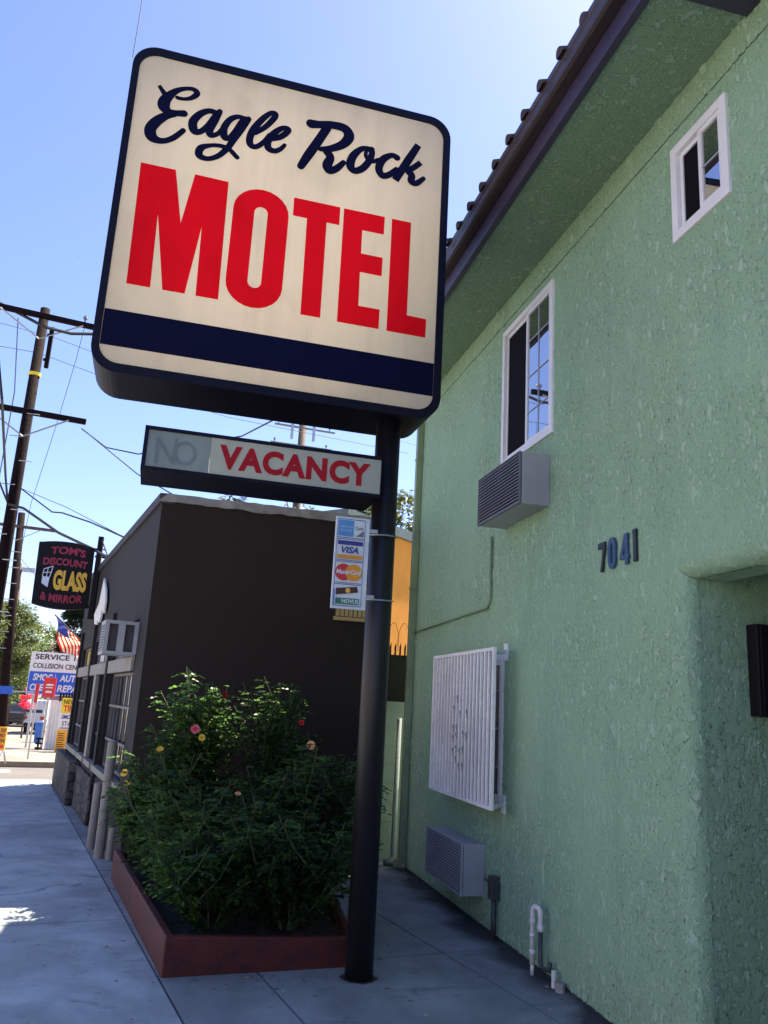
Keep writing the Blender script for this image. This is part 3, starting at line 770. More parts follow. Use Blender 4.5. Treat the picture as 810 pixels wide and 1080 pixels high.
# script lettering, brush strokes traced as centre lines with widths
def zA(x, y): return (145+x*80/810, 80+y*80/810)
def zB(x, y): return (190+x*130/810, 90+y*130/810)
def zC(x, y): return (310+x*150/810, 110+y*150/810)
strokes = [
 (zA, 80/810, [(232, 92, 40), (262, 140, 46), (305, 200, 62)]),
 (zA, 80/810, [(425, 225, 44), (500, 238, 42), (580, 226, 52), (638, 180, 64), (600, 136, 52), (520, 128, 48), (430, 146, 62), (350, 195, 88), (290, 260, 118), (285, 320, 120), (330, 372, 82), (400, 388, 66), (496, 396, 78)]),
 (zA, 80/810, [(400, 402, 60), (300, 420, 85), (200, 480, 106), (137, 560, 112), (152, 638, 112), (220, 680, 76), (300, 684, 62), (390, 650, 62), (488, 577, 56)]),
 (zB, 130/810, [(243, 178, 40), (190, 163, 38), (130, 185, 46), (85, 235, 54), (92, 290, 55), (130, 300, 40), (180, 265, 40), (225, 205, 38), (243, 178, 32)]),
 (zB, 130/810, [(262, 168, 36), (230, 225, 46), (195, 285, 50), (200, 322, 40), (245, 315, 32), (280, 280, 30)]),
 (zB, 130/810, [(425, 215, 36), (380, 202, 34), (330, 220, 40), (290, 275, 46), (290, 330, 48), (315, 345, 32), (360, 300, 34), (400, 240, 34), (425, 215, 30)]),
 (zB, 130/810, [(450, 218, 38), (400, 290, 42), (350, 355, 42), (310, 410, 40), (250, 460, 36), (180, 478, 34), (125, 455, 46), (135, 410, 46), (190, 392, 30), (260, 393, 30), (320, 415, 32), (374, 470, 32)]),
 (zB, 130/810, [(490, 310, 34), (560, 270, 36), (620, 210, 40), (628, 182, 34), (595, 180, 34), (540, 220, 42), (480, 290, 46), (457, 350, 46), (465, 388, 44), (500, 400, 36), (550, 370, 34), (590, 325, 34)]),
 (zB, 130/810, [(600, 350, 32), (660, 335, 40), (710, 298, 40), (705, 280, 36), (670, 279, 36), (620, 310, 44), (580, 360, 46), (580, 408, 46), (620, 428, 38), (660, 415, 32), (687, 390, 26)]),
 (zC, 150/810, [(98, 108, 56), (150, 112, 48), (220, 115, 50), (290, 135, 56), (315, 180, 62), (280, 225, 52), (210, 250, 42), (150, 252, 30)]),
 (zC, 150/810, [(190, 132, 50), (130, 220, 52), (80, 290, 52), (40, 350, 42)]),
 (zC, 150/810, [(185, 262, 45), (208, 300, 48), (190, 345, 56), (205, 375, 46), (245, 362, 42), (283, 330, 32)]),
 (zC, 150/810, [(445, 255, 34), (390, 250, 34), (340, 290, 46), (322, 345, 50), (347, 376, 42), (395, 360, 42), (435, 310, 40), (445, 262, 34), (415, 262, 24), (413, 300, 24), (448, 324, 26), (482, 314, 26)]),
 (zC, 150/810, [(588, 303, 40), (560, 288, 34), (510, 310, 44), (485, 360, 46), (502, 402, 42), (540, 400, 38), (585, 370, 34)]),
 (zC, 150/810, [(710, 230, 40), (650, 320, 48), (577, 430, 44)]),
 (zC, 150/810, [(723, 330, 34), (680, 360, 36), (640, 380, 34)]),
 (zC, 150/810, [(652, 380, 42), (672, 405, 44), (668, 435, 42), (697, 448, 38), (738, 422, 28)]),
]
P_SG = SP
def to_sg(u, v):
    Q = pl(u, v, P_SG, SANGLE)-SP; a = R(SANGLE); return (Q.x*math.sin(a)+Q.y*math.cos(a), Q.z)
def crom(p, k=7):
    out = []; n = len(p)
    for i in range(n-1):
        a = p[max(i-1, 0)]; b = p[i]; c = p[i+1]; d = p[min(i+2, n-1)]
        for q in range(k):
            t = q/k
            out.append(tuple(.5*((2*b[m])+(c[m]-a[m])*t+(2*a[m]-5*b[m]+4*c[m]-d[m])*t*t+(3*b[m]-a[m]-3*c[m]+d[m])*t**3) for m in range(3)))
    out.append(p[-1]); return out
mb = MB(); dlev = LD
for zf, sc, pts in strokes:
    q = [(*to_sg(*zf(x, y)), w*sc) for x, y, w in pts]
    # width in px -> metres on the face
    q = [(s, z, w*abs(to_sg(200, 150)[0]-to_sg(201, 150)[0])*1.13) for s, z, w in q]
    q = crom(q)
    L = []; Rr = []
    for i, (s, z, w) in enumerate(q):
        t = Vector((q[min(i+1, len(q)-1)][0]-q[max(i-1, 0)][0], q[min(i+1, len(q)-1)][1]-q[max(i-1, 0)][1])).normalized()
        L.append((s-t.y*w/2, z+t.x*w/2)); Rr.append((s+t.y*w/2, z-t.x*w/2))
    for i in range(len(q)-1):
        dl = dlev-.00002*i
        mb.face([sg(*Rr[i], dl), sg(*Rr[i+1], dl-.00002), sg(*L[i+1], dl-.00002), sg(*L[i], dl)])
    for i in (0, len(q)-1):                                    # rounded tips
        s, z, w = q[i]; rr = w*.5
        mb.face([sg(s+rr*math.cos(a), z+rr*math.sin(a), dlev-.0024-.0001*(i > 0)) for a in [2*math.pi*k/14 for k in range(14)]]) if len(pts) > 3 else None
    dlev -= .00030
mb.build('script_lettering', M['bluevinyl'], cab)
# vacancy cabinet
VZ0, VZ1, VS0, VS1, VD = 2.962, 3.249, -.685, .866, .42
mb = MB(); fb = .024
mb.obox(sg(VS0, VZ0, 0), sg(1, 0)-sg(0, 0), (0, 0, 0.001), (0, 0, 0.001)) if False else None
def vb(s0, s1, z0, z1, d0, d1): mb.obox(sg(s0, z0, d0), (sg(1, 0)-sg(0, 0))*(s1-s0), (sg(0, 0, 1)-sg(0, 0, 0))*(d1-d0), (0, 0, z1-z0))
vb(VS0, VS1, VZ0, VZ0+fb, 0, VD); vb(VS0, VS1, VZ1-fb, VZ1, 0, VD); vb(VS0, VS0+fb, VZ0+fb, VZ1-fb, 0, VD); vb(VS1-.006, VS1, VZ0+fb, VZ1-fb, 0, VD)
vac = mb.build('vacancy_cabinet', M['navy'], sign, bevel=.003)
mb = MB(); mb.sheet([(VS0+fb, VZ0+fb), (-.272, VZ0+fb), (-.272, VZ1-fb), (VS0+fb, VZ1-fb)], sg, .010); o = mb.build('unlit_panel', M['vacgrey'], vac)
mb = MB(); mb.sheet([(-.271, VZ0+fb), (VS1-.006, VZ0+fb), (VS1-.006, VZ1-fb), (-.271, VZ1-fb)], sg, .008); mb.build('vacancy_panel', M['vacwhite'], vac)
mb = MB(); mb.sheet([(VS0+fb, VZ0+fb), (VS0+fb, VZ1-fb), (VS1-.006, VZ1-fb), (VS1-.006, VZ0+fb)], sg, VD-.01); mb.build('rear_panel', M['backcream'], vac)
mb = MB(); put_text(mb, 'VACANCY', sg, -.215, .787, 3.026, 3.188, .004, bold=.050, spacing=1.12); mb.build('vacancy_lettering', M['darkred'], vac)
mb = MB()
for pts in ([(-.60, 3.02), (-.60, 3.17), (-.50, 3.03), (-.49, 3.18)], [(-.43+.062*math.cos(a), 3.098+.07*math.sin(a)) for a in [2*math.pi*k/16 for k in range(17)]]):
    for i in range(len(pts)-1):
        a, b = Vector(pts[i]), Vector(pts[i+1]); t = (b-a).normalized()*.008; nn = Vector((-t.y, t.x))*1.1
        mb.face([sg(*(a-t-nn), .006-i*.0002), sg(*(b+t-nn), .006-i*.0002), sg(*(b+t+nn), .006-i*.0002), sg(*(a-t+nn), .006-i*.0002)])
mb.build('ghost_lettering', M['ghost'], vac)

# card sign strapped to the pole
cs = frame((.882, 5.165, 0), 88.5); csf = lambda a, b, d=0: cs(a*.232, 2.207+b*.610, -d)
card = thing('payment_sign', (1.0, 5.165, 2.2), 'narrow white sign of four payment card emblems strapped to the black pole', 'sign')
mb = MB(); mb.obox(cs(0, 2.207, .001), cs(.232, 0)-cs(0, 0), cs(0, 0, .012)-cs(0, 0, 0), (0, 0, .61))
mb.build('panel', M['cardwhite'], card, bevel=.003)
def rect(mb, a0, a1, b0, b1, d): mb.sheet([(a0, b0), (a1, b0), (a1, b1), (a0, b1)], csf, d)
def border(mb, a0, a1, b0, b1, d, w=.012):
    rect(mb, a0, a1, b0, b0+w*.5, d); rect(mb, a0, a1, b1-w*.5, b1, d); rect(mb, a0, a0+w, b0+w*.5, b1-w*.5, d); rect(mb, a1-w, a1, b0+w*.5, b1-w*.5, d)
mb = MB()
for b0, b1 in ((.765, .975), (.52, .755), (.275, .51), (.03, .265)): border(mb, .05, .86, b0, b1, .004)
mb.build('panel_border', M['cardnavy'], card)
mb = MB(); rect(mb, .08, .52, .785, .960, .004); rect(mb, .06, .09, .03, .2, .0045)
mb.mat(1); put_text(mb, 'AMERICAN', csf, .12, .49, .875, .90, .006, .01); put_text(mb, 'EXPRESS', csf, .14, .47, .835, .86, .006, .01)
mb.mat(2); put_text(mb, 'Cards', csf, .57, .80, .865, .90, .004, .02); mb.sheet([(.60, .79), (.82, .79), (.82, .86)], csf, .004)
mb.build('card_emblem', [M['cardblue'], M['cardpale'], M['meter']], card)
mb = MB(); rect(mb, .09, .82, .69, .735, .004); mb.mat(1); rect(mb, .09, .82, .54, .58, .004)
mb.mat(0); put_text(mb, 'VISA', csf, .20, .70, .600, .672, .004, .03, .25)
mb.build('card_emblem', [M['cardnavy'], M['cardorange']], card)
mb = MB()
cir = lambda cx, cy, r: [(cx+r*math.cos(a), cy+r*.38*math.sin(a)) for a in [2*math.pi*k/28 for k in range(28)]]
mb.sheet(cir(.30, .392, .24), csf, .004); mb.mat(1); mb.sheet(cir(.60, .392, .24), csf, .0045)
mb.mat(2); put_text(mb, 'MasterCard', csf, .09, .81, .37, .42, .007, .03, .2)
mb.build('card_emblem', [M['cardred'], M['cardorange'], M['cardwhite']], card)
mb = MB(); rect(mb, .12, .80, .05, .115, .004); mb.mat(1); mb.sheet([(.12, .145), (.76, .185), (.72, .245), (.12, .215)], csf, .0045)
mb.mat(2); put_text(mb, 'NOVUS', csf, .30, .78, .062, .105, .0065, .03)
mb.mat(3); mb.sheet(cir(.46, .197, .07), csf, .0065)
mb.build('card_emblem', [M['cardgreen'], M['cardbrown'], M['cardwhite'], M['signgold']], card)
mb = MB()
for z in (2.30, 2.74):
    mb.tube([(1.235+.0935*math.cos(a), 5.31+.0935*math.sin(a), z+.01*math.sin(a)) for a in [2*math.pi*k/24 for k in range(25)]], .0055, 6)
    mb.box((1.10, 5.182, z-.012), (1.17, 5.20, z+.012))
mb.each('strap', M['steel'], card)

# ================================================================== DARK SHOP BUILDING
FU = 7.6; BZ = 3.575
shop = thing('shop_building', A0, 'low charcoal painted shop with pale wooden window bands and a rubble stone base', 'building')
side = frame(A0, 88.0); SL = 2.47
Bp = side(SL, 0); Fp = fac(FU, 0)
mb = MB()
T1, T2, T3 = (.55, 2.55, 2.0, 2.38), (2.80, 4.72, 2.0, 2.33), (5.02, 6.75, 2.0, 2.30)
W1, W2, D2, W3 = (.55, 2.55, .74, 1.83), (2.98, 3.62, .74, 1.83), (3.95, 4.72, .74, 1.83), (5.02, 6.75, .74, 1.83)
wallgrid(mb, 0, FU, 0, BZ, [T1, T2, T3, W1, W2, D2, W3], lambda u, z, d: fac(u, z, d), .11)
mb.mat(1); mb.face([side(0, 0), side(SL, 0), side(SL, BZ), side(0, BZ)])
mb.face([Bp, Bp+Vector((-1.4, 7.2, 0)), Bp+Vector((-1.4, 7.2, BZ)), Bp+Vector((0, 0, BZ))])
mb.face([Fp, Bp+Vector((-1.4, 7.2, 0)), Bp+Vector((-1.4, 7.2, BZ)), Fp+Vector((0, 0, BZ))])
mb.mat(0); mb.face([fac(-.002, 3.3, -.05), Bp+Vector((-.05, .1, 3.3)), Bp+Vector((-1.45, 7.1, 3.3)), fac(FU-.05, 3.3, -.05)])
mb.build('wall', [M['charcoal'], M['charside']], shop)
# roof edge: ragged felt over the side wall, dark metal along the street side
mb = MB(); random.seed(3); n = 26
top = [BZ+.055+random.uniform(-.006, .008) for _ in range(n+1)]; bot = [BZ-.035+random.uniform(-.012, .008) for _ in range(n+1)]
dd = [.022+random.uniform(-.008, .012) for _ in range(n+1)]
sx = [-.03+(SL+.05)*i/n for i in range(n+1)]
for i in range(n):
    a, b = sx[i], sx[i+1]
    mb.face([side(a, bot[i], -dd[i]), side(b, bot[i+1], -dd[i+1]), side(b, top[i+1], -.012), side(a, top[i], -.012)])
    mb.face([side(a, top[i], -.012), side(b, top[i+1], -.012), side(b, top[i+1]-.01, .25), side(a, top[i]-.01, .25)])
    mb.face([side(a, bot[i], -dd[i]), side(b, bot[i+1], -dd[i+1]), side(b, bot[i+1], .02), side(a, bot[i], .02)])
mb.build('roof_felt', M['felt'], shop)
mb = MB(); mb.obox(fac(-.02, BZ-.05, -.2), fac(FU+.02, 0)-fac(-.02, 0), fac(0, 0, .232)-fac(0, 0, 0), (0, 0, .10)); mb.build('roof_edge', M['feltdark'], shop)
def fbox(mb, u0, u1, z0, z1, d0, d1): mb.obox(fac(u0, z0, d0), fac(u1, 0)-fac(u0, 0), fac(0, 0, d1)-fac(0, 0, d0), (0, 0, z1-z0))
# pale bands between transoms and windows
mb = MB()
for u0, u1 in ((.56, 2.56), (2.78, 4.76), (5.0, 6.8)): fbox(mb, u0, u1, 1.835, 1.985, .002, .035)
mb.each('window_band', M['palewood'], shop, bevel=.004)
mb = MB()
for u0, u1 in ((.42, 2.66), (2.86, 3.68), (3.86, 4.80), (4.95, 6.85)): fbox(mb, u0, u1, .665, .735, .002, .075)
mb.each('window_sill', M['palewood'], shop, bevel=.004)
def shopwin(rect_, name, pane, verts=(), horiz=(), bar='darkbar', fr='darkbar', label=None):
    u0, u1, z0, z1 = rect_; mb = MB(); f = .03
    fbox(mb, u0, u0+f, z0, z1, -.10, -.05); fbox(mb, u1-f, u1, z0, z1, -.10, -.05); fbox(mb, u0+f, u1-f, z1-f, z1, -.10, -.05); fbox(mb, u0+f, u1-f, z0, z0+f, -.10, -.05)
    w = mb.build(name, M[fr], shop)
    if label: w['label'] = label
    mb = MB(); mb.sheet([(u0+f, z0+f), (u0+f, z1-f), (u1-f, z1-f), (u1-f, z0+f)], fac, -.085); mb.build('pane', M[pane], w)
    mb = MB()
    for v in verts: fbox(mb, v-.006, v+.006, z0+f, z1-f, -.080, -.062)
    for h in horiz: fbox(mb, u0+f, u1-f, h-.014, h+.014, -.061, -.035)
    if verts or horiz: mb.each('bar', M[bar], w)
    return w
shopwin(W1, 'window', 'glassdull', (.90, 1.25, 1.6, 1.95, 2.25), (1.06, 1.45), label='wide shop window with pale bars beside the rose bed')
shopwin(W2, 'window', 'glassdull', (), (1.06, 1.45))
shopwin(D2, 'window', 'glassdull', (), (1.06, 1.45))
shopwin(W3, 'window', 'glassdull', (5.6, 6.2), (1.06, 1.45))
shopwin(T1, 'transom', 'whitepaper', (.95, 1.35, 1.75, 2.15)); shopwin(T2, 'transom', 'whitepaper', (3.4, 4.0)); shopwin(T3, 'transom', 'yellowpaper', (5.6, 6.1))
mb = MB(); fbox(mb, 3.66, 3.90, .74, 1.83, .002, .05); mb.build('pale_post', M['palewood'], shop, bevel=.004)
mb = MB()
for u0, u1 in ((2.60, 2.76), (4.80, 4.95), (6.88, 7.05)): fbox(mb, u0, u1, .58, 2.6, .002, .045)
mb.each('dark_post', M['charcoal'], shop, bevel=.004)
mb = MB(); fbox(mb, 2.75, 4.65, 0, .56, .002, .05); fbox(mb, 4.66, 7.63, 0, .60, .002, .15); mb.build('stone_base', M['stone'], shop, bevel=.02)
# white cut-out emblem on the facade
raw = [(228, 340), (240, 420), (238, 500), (224, 590), (212, 560), (205, 612), (192, 655), (182, 640), (172, 670), (158, 665), (156, 600), (172, 560), (190, 520), (207, 440)]
poly = []
for x, y in raw:
    P = pl(80+x*100/675, 560+y*100/675, A0, SANG)-A0; a = R(SANG); poly.append((P.x*math.sin(a)+P.y*math.cos(a), P.z))
if sum((poly[i-1][0]*poly[i][1]-poly[i][0]*poly[i-1][1]) for i in range(len(poly))) < 0: poly = poly[::-1]
mb = MB(); mb.prism(poly, lambda a, b, d: fac(a, b, d), .03, .055); o = mb.build('emblem', M['white'], shop); o['label'] = 'jagged white cut-out emblem mounted on the dark facade'
# tan slats painting a striped patch of sunlight on the side wall
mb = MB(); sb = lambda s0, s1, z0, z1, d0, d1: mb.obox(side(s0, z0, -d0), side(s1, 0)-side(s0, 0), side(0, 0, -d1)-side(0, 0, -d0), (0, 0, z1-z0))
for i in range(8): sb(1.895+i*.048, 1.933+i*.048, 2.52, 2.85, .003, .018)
w = mb.build('sun_patch_slats', M['tan'], shop); w['label'] = 'tan slats painting a striped patch of sunlight on the dark side wall'
mb = MB(); sb(1.87, 2.31, 2.475, 2.512, .003, .03); mb.build('sun_patch_ledge', M['tan'], w)
# shop air conditioner sticking out of the transom
t = thing('air_conditioner', fac(.8, 1.97, .25), 'pale boxy air conditioner sticking out of the dark shop front above its window', 'air conditioner')
mb = MB(); u0, u1, z0, z1, d1 = .62, 1.02, 1.99, 2.345, .33; e = .035
fbox(mb, u0, u1, z0, z0+e, -.05, d1); fbox(mb, u0, u1, z1-e, z1, -.05, d1)
for (a, b) in ((d1-e*1.2, d1), (.125, .195), (-.05, .03)): fbox(mb, u0, u0+.02, z0+e, z1-e, a, b)
for (a, b) in ((d1-e, d1), (-.05, .03)): fbox(mb, u1-.02, u1, z0+e, z1-e, a, b)
for k in range(10): fbox(mb, u0+.03, u1-.03, z0+e+.012+k*.029, z0+e+.024+k*.029, d1-.02, d1-.004)
mb.build('housing', M['acblue'], t)
mb = MB(); fbox(mb, u0+.04, u1-.04, z0+e+.002, z1-e-.002, -.05, d1-.03); mb.build('louvre', M['acdark'], t)

# bollards at the corner of the shop
bol = [((-.735, 9.58), .66, .045, 'shorter pale pipe post at the foot of the dark shop front'), ((-.61, 9.07), 1.12, .048, 'taller pale pipe post in front of the shop window sill'), ((-.50, 8.99), .30, .04, 'stub of pale pipe half hidden by the rose leaves')]
for (x, y), h, r, lab in bol:
    mb = MB(); mb.tube([(x, y, 0), (x, y, h-.012), (x, y, h)], [r, r, r*.85], 16); tag(mb.build('bollard', M['palewood'], org=(x, y, 0), smooth=False), lab, 'bollard', 'pipe posts guarding the shop corner')

# projecting glass shop sign
tb = frame((-2.04, 14.0, 0), 79.0)
tsf = lambda a, b, d=0: tb(a, b, -d)
tom = thing('projecting_sign', (-1.5, 14.1, 2.9), 'black bowed projecting sign with maroon and gold glass shop lettering', 'sign')
hw, z0, z1 = .43, 2.93, 3.92
top = [(hw*(1-2*k/12), z1+.055*(1-(1-2*k/12)**2)-.00) for k in range(13)]; botp = [(-hw*(1-2*k/12)+.02, z0-.06*(1-(1-2*k/12)**2)) for k in range(13)]
outl = botp+top
mb = MB(); mb.prism(outl, tsf, -.16, 0); mb.build('cabinet', M['black'], tom, bevel=.006)
mb = MB(); cx = .0
for tx_ in (("TOM'S", tsf, -.24, .30, 3.735, 3.865, .004, .03, 0, .03), ('DISCOUNT', tsf, -.33, .35, 3.555, 3.675, .004, .03, 0, .02), ('& MIRROR', tsf, -.30, .34, 3.00, 3.13, .004, .03, 0, -.03)):
    mb = MB(); put_text(mb, *tx_); mb.build('maroon_lettering', M['signmaroon'], tom)
mb = MB(); put_text(mb, 'GLASS', tsf, -.14, .37, 3.17, 3.50, .004, .05); mb.build('gold_lettering', M['signgold'], tom)
mb = MB(); mb.sheet([(-.31, 3.26), (-.21, 3.20), (-.20, 3.37), (-.31, 3.37)], tsf, .004)
for a, b in (((-.31, 3.37), (-.30, 3.49)), ((-.25, 3.37), (-.24, 3.52)), ((-.20, 3.37), (-.17, 3.55)), ((-.30, 3.49), (-.17, 3.55)), ((-.30, 3.43), (-.18, 3.45))):
    a, b = Vector(a), Vector(b); t_ = (b-a).normalized(); q = Vector((-t_.y, t_.x))*.006; mb.sheet([tuple(a-q), tuple(b-q), tuple(b+q), tuple(a+q)], tsf, .0045+random.uniform(0, .001))
mb.build('window_emblem', M['cardwhite'], tom)
mb = MB()
mb.box((-1.58, 14.02, 2.75), (-1.50, 14.14, 4.12))
mb.tube([tsf(-.43, 3.93, -.08), tsf(.62, 3.93, -.08)], .012, 6)
mb.tube([tsf(.45, 2.96, -.08), tsf(.70, 2.96, -.08)], .02, 6); mb.tube([tsf(.45, 3.80, -.08), tsf(.70, 3.80, -.08)], .02, 6)
mb.tube([(-1.54, 14.08, 4.1), (-1.30, 13.6, 3.62)], .012, 6)
mb.tube([tsf(.60, 2.95, -.12), tsf(.74, 2.93, -.12), tsf(.78, 2.80, -.12), tsf(.78, 2.2, -.12)], .012, 6)
mb.build('bracket', M['iron'], tom)

# flag on the shop front
t = thing('flag', (-1.88, 16.3, 2.5), 'striped flag with blue corner hanging from a slanted staff beyond the dark shop', 'flag')
tip = Vector((-2.42, 16.3, 2.97)); root = Vector((-1.80, 16.35, 2.44))
mb = MB(); mb.tube([tip, root], .014, 6); mb.build('staff', M['woodpale'], t)
mb = MB(); nu, nv = 14, 26; hoist = root-tip; hl = .62; fly = Vector((.32, .02, -.62))
def fp(i, j):
    a = i/nu; b = j/nv
    return tip+hoist*(.02+a*.80)+Vector((.17*b, .05*math.sin(b*9+a*5), -(.66-.30*a)*b))+Vector((.02*math.sin(b*7+a*6), 0, 0))
for i in range(nu-1):
    for j in range(nv):
        mb.mat(2 if (i < 7 and j < 11) else (0 if i % 2 == 0 else 1)); mb.face([fp(i, j), fp(i, j+1), fp(i+1, j+1), fp(i+1, j)])
mb.build('cloth', [M['flagred'], M['flagwhite'], M['flagblue']], t, smooth=True)

# ================================================================== PLANTER AND ROSES
pc = [(.07, 5.385), (1.25, 5.53), (1.46, 8.38), (-.42, 8.12)]
def inset(p, d):
    out = []; n = len(p)
    for i in range(n):
        a, b, c = Vector(p[i-1]), Vector(p[i]), Vector(p[(i+1) % n])
        e1 = (b-a).normalized(); e2 = (c-b).normalized(); n1 = Vector((-e1.y, e1.x)); n2 = Vector((-e2.y, e2.x))
        k = d/(1+n1.dot(n2)); out.append(tuple(b+(n1+n2)*k))
    return out
pin = inset(pc, .055); HH = [.222, .170, .20, .24]
plt_ = thing('planter_bed', (.5, 6.8, 0), 'low dark red painted planter wall holding the rose bushes beside the sign pole', 'planter')
mb = MB()
for i in range(4):
    j = (i+1) % 4; o1, o2, i1, i2 = pc[i], pc[j], pin[i], pin[j]
    h1, h2 = HH[i], HH[j]; mb.face([(*o1, 0), (*o2, 0), (*o2, h2), (*o1, h1)]); mb.face([(*o1, h1), (*o2, h2), (*i2, h2), (*i1, h1)]); mb.face([(*i2, .05), (*i1, .05), (*i1, h1), (*i2, h2)])
o = mb.build('planter_wall', M['planter'], plt_)
bm = bmesh.new(); bm.from_mesh(o.data); bmesh.ops.remove_doubles(bm, verts=bm.verts, dist=.0005); bm.to_mesh(o.data); bm.free()
bv = o.modifiers.new('bevel', 'BEVEL'); bv.width = .012; bv.segments = 3; bv.limit_method = 'ANGLE'
mb = MB(); nx = 14
for i in range(nx):
    for j in range(nx):
        def sp(i, j):
            a = i/nx; b = j/nx; q = Vector(pin[0]).lerp(Vector(pin[1]), a); r = Vector(pin[3]).lerp(Vector(pin[2]), a); p = q.lerp(r, b)
            return (p.x, p.y, .125+.02*math.sin(i*2.1)*math.cos(j*1.7))
        mb.face([sp(i, j), sp(i+1, j), sp(i+1, j+1), sp(i, j+1)])
mb.build('soil', M['soil'], plt_, smooth=True)

def leaf(mb, p, d, up, L, W):
    d = d.normalized(); s = d.cross(up)
    if s.length < 1e-4: s = Vector((1, 0, 0))
    s.normalize(); n = s.cross(d)
    a = p; t = p+d*L - n*L*.12; m1 = p+d*L*.45+s*W*.5+n*W*.10; m2 = p+d*L*.45-s*W*.5+n*W*.10; c = p+d*L*.5
    i = len(mb.v); mb.v += [a, m1, t, m2]; mb.f += [(i, i+1, i+2), (i, i+2, i+3)]; mb.m += [mb.k, mb.k]
def rose_bush(x, y, h, spread, canes, label, flowers, seed, dens=1.0, lean=(0, 0)):
    rnd = random.Random(seed)
    t = thing('rose_bush', (x, y, .17), label, 'rose bush', 'rose bushes in the red planter')
    sm = MB(); lm = MB(); tips = []
    for c in range(canes):
        az = 2*math.pi*c/canes+rnd.uniform(-.5, .5); out = spread*math.sqrt(rnd.uniform(.02, 1))
        hh = (h-.17)*rnd.uniform(.62, 1.0)*(1-.30*(out/spread)**2)
        p0 = Vector((x+.05*math.cos(az), y+.05*math.sin(az), .15)); pts = []
        for k in range(7):
            q = k/6; pts.append(p0+Vector((math.cos(az)*out*q**1.3+lean[0]*q*q+rnd.uniform(-.03, .03)*q, math.sin(az)*out*q**1.3+lean[1]*q*q+rnd.uniform(-.03, .03)*q, hh*q-.10*out*q**3)))
        sm.tube(pts, [.009-.001*k for k in range(7)], 5); tips.append(pts[-1])
        shoots = [pts]
        for b in range(4):
            k = rnd.randint(2, 5); s0 = pts[k]; a2 = rnd.uniform(0, 6.28); l2 = rnd.uniform(.15, .38)
            sh = [s0, s0+Vector((math.cos(a2)*l2*.5, math.sin(a2)*l2*.5, l2*.5)), s0+Vector((math.cos(a2)*l2*.8, math.sin(a2)*l2*.8, l2*1.0))]
            sm.tube(sh, [.005, .004, .003], 4); shoots.append(sh)
        for sh in shoots:
            tot = sum((sh[i+1]-sh[i]).length for i in range(len(sh)-1)); nl = int(tot/.030*dens)
            for _ in range(nl):
                f = rnd.uniform(.12, 1)*(len(sh)-1); i = min(int(f), len(sh)-2); p = sh[i].lerp(sh[i+1], f-i)
                a3 = rnd.uniform(0, 6.28); d = Vector((math.cos(a3), math.sin(a3), rnd.uniform(-.25, .45))).normalized(); L = rnd.uniform(.07, .13)
                # compound leaf: five leaflets on a short stalk
                sdv = d.cross(Vector((0, 0, 1))).normalized(); upv = Vector((rnd.uniform(-.9, .9), rnd.uniform(-.9, .9), 1))
                for fr, sgn_ in ((1, 0), (.72, 1), (.72, -1), (.40, 1), (.40, -1)):
                    q = p+d*L*fr+Vector((0, 0, -L*.25*fr*fr)); dl = d+sdv*sgn_*.9 if sgn_ else d
                    leaf(lm, q, dl+Vector((0, 0, rnd.uniform(-.35, .1))), upv, rnd.uniform(.034, .055), rnd.uniform(.024, .036))
    sm.build('stems', M['stem'], t); lm.build('foliage', M['rose'], t)
    for (fx, fy, fz, m, r) in flowers:
        c = Vector((fx, fy, fz)); rr = random.Random(int(fx*1000)); near = min(tips, key=lambda q: (q-c).length)
        ax = (c-near).normalized() if (c-near).length > .03 else Vector((0, 0, 1)); ax = (ax+Vector((0, -.5, .8))).normalized()
        st = MB(); st.tube([near, near.lerp(c, .6)+Vector((0, 0, -.02)), c-ax*r*.3], .0035, 5); st.build('flower_stem', M['stem'], t)
        fm = MB(); sx = ax.cross(Vector((1, 0, .2))).normalized(); sy = ax.cross(sx)
        for ringi, (nr, open_, rad) in enumerate(((3, .25, .55), (4, .55, .75), (5, .95, .95), (6, 1.35, 1.1))):
            for k in range(nr):
                a0 = 2*math.pi*k/nr+ringi*.7+rr.uniform(-.2, .2); wv = 2.2*math.pi/nr/2; vs = []
                for i in range(4):
                    f = i/3; th = open_*f**.8*1.1; rad_ = r*rad*(math.sin(min(th, 1.5))*.75+.25*f); hh = r*(1.0-.18*ringi)*f*(1.15-.35*th)
                    for j in range(4):
                        a = a0+wv*(j/3-.5)*2*(.45+.55*math.sin(min(1, f*1.3)*1.57))*(1-.25*(f > .9)); vs.append(c+(sx*math.cos(a)+sy*math.sin(a))*rad_+ax*(hh-r*.3+(.06*r if j in (1, 2) else 0)*f))
                fm.mesh(vs, [(i*4+j, i*4+j+1, i*4+j+5, i*4+j+4) for i in range(3) for j in range(3)])
        fm.build('blossom', M[m], t, smooth=True)
    return t
def fl(u, v, Y, m, r=.03): P = at(u, v, Y); return (P.x, P.y, P.z, m, r)
rose_bush(.17, 7.50, 2.12, .20, 17, 'tallest rose bush at the back of the bed with red and pink blooms', [fl(237, 733, 7.3, 'petred', .03), fl(206, 769, 7.02, 'petpink', .034), fl(213, 778, 7.02, 'petyellow', .026)], 11, 1.15, (.06, 0))
rose_bush(.84, 7.66, 1.90, .20, 12, 'upright rose bush with sparse pointed shoots between the tallest one and the sign pole', [fl(318, 762, 7.4, 'petred', .022), fl(328, 786, 7.2, 'petpeach', .035)], 12, .95, (.10, 0))
rose_bush(-.06, 7.32, 1.22, .32, 17, 'low spreading rose bush with yellow blooms leaning towards the pipe posts', [fl(134, 826, 7.0, 'petyellow', .032), fl(131, 815, 7.0, 'petyellow', .028), fl(169, 790, 7.0, 'petyellow', .026)], 13, 1.2, (-.02, 0))
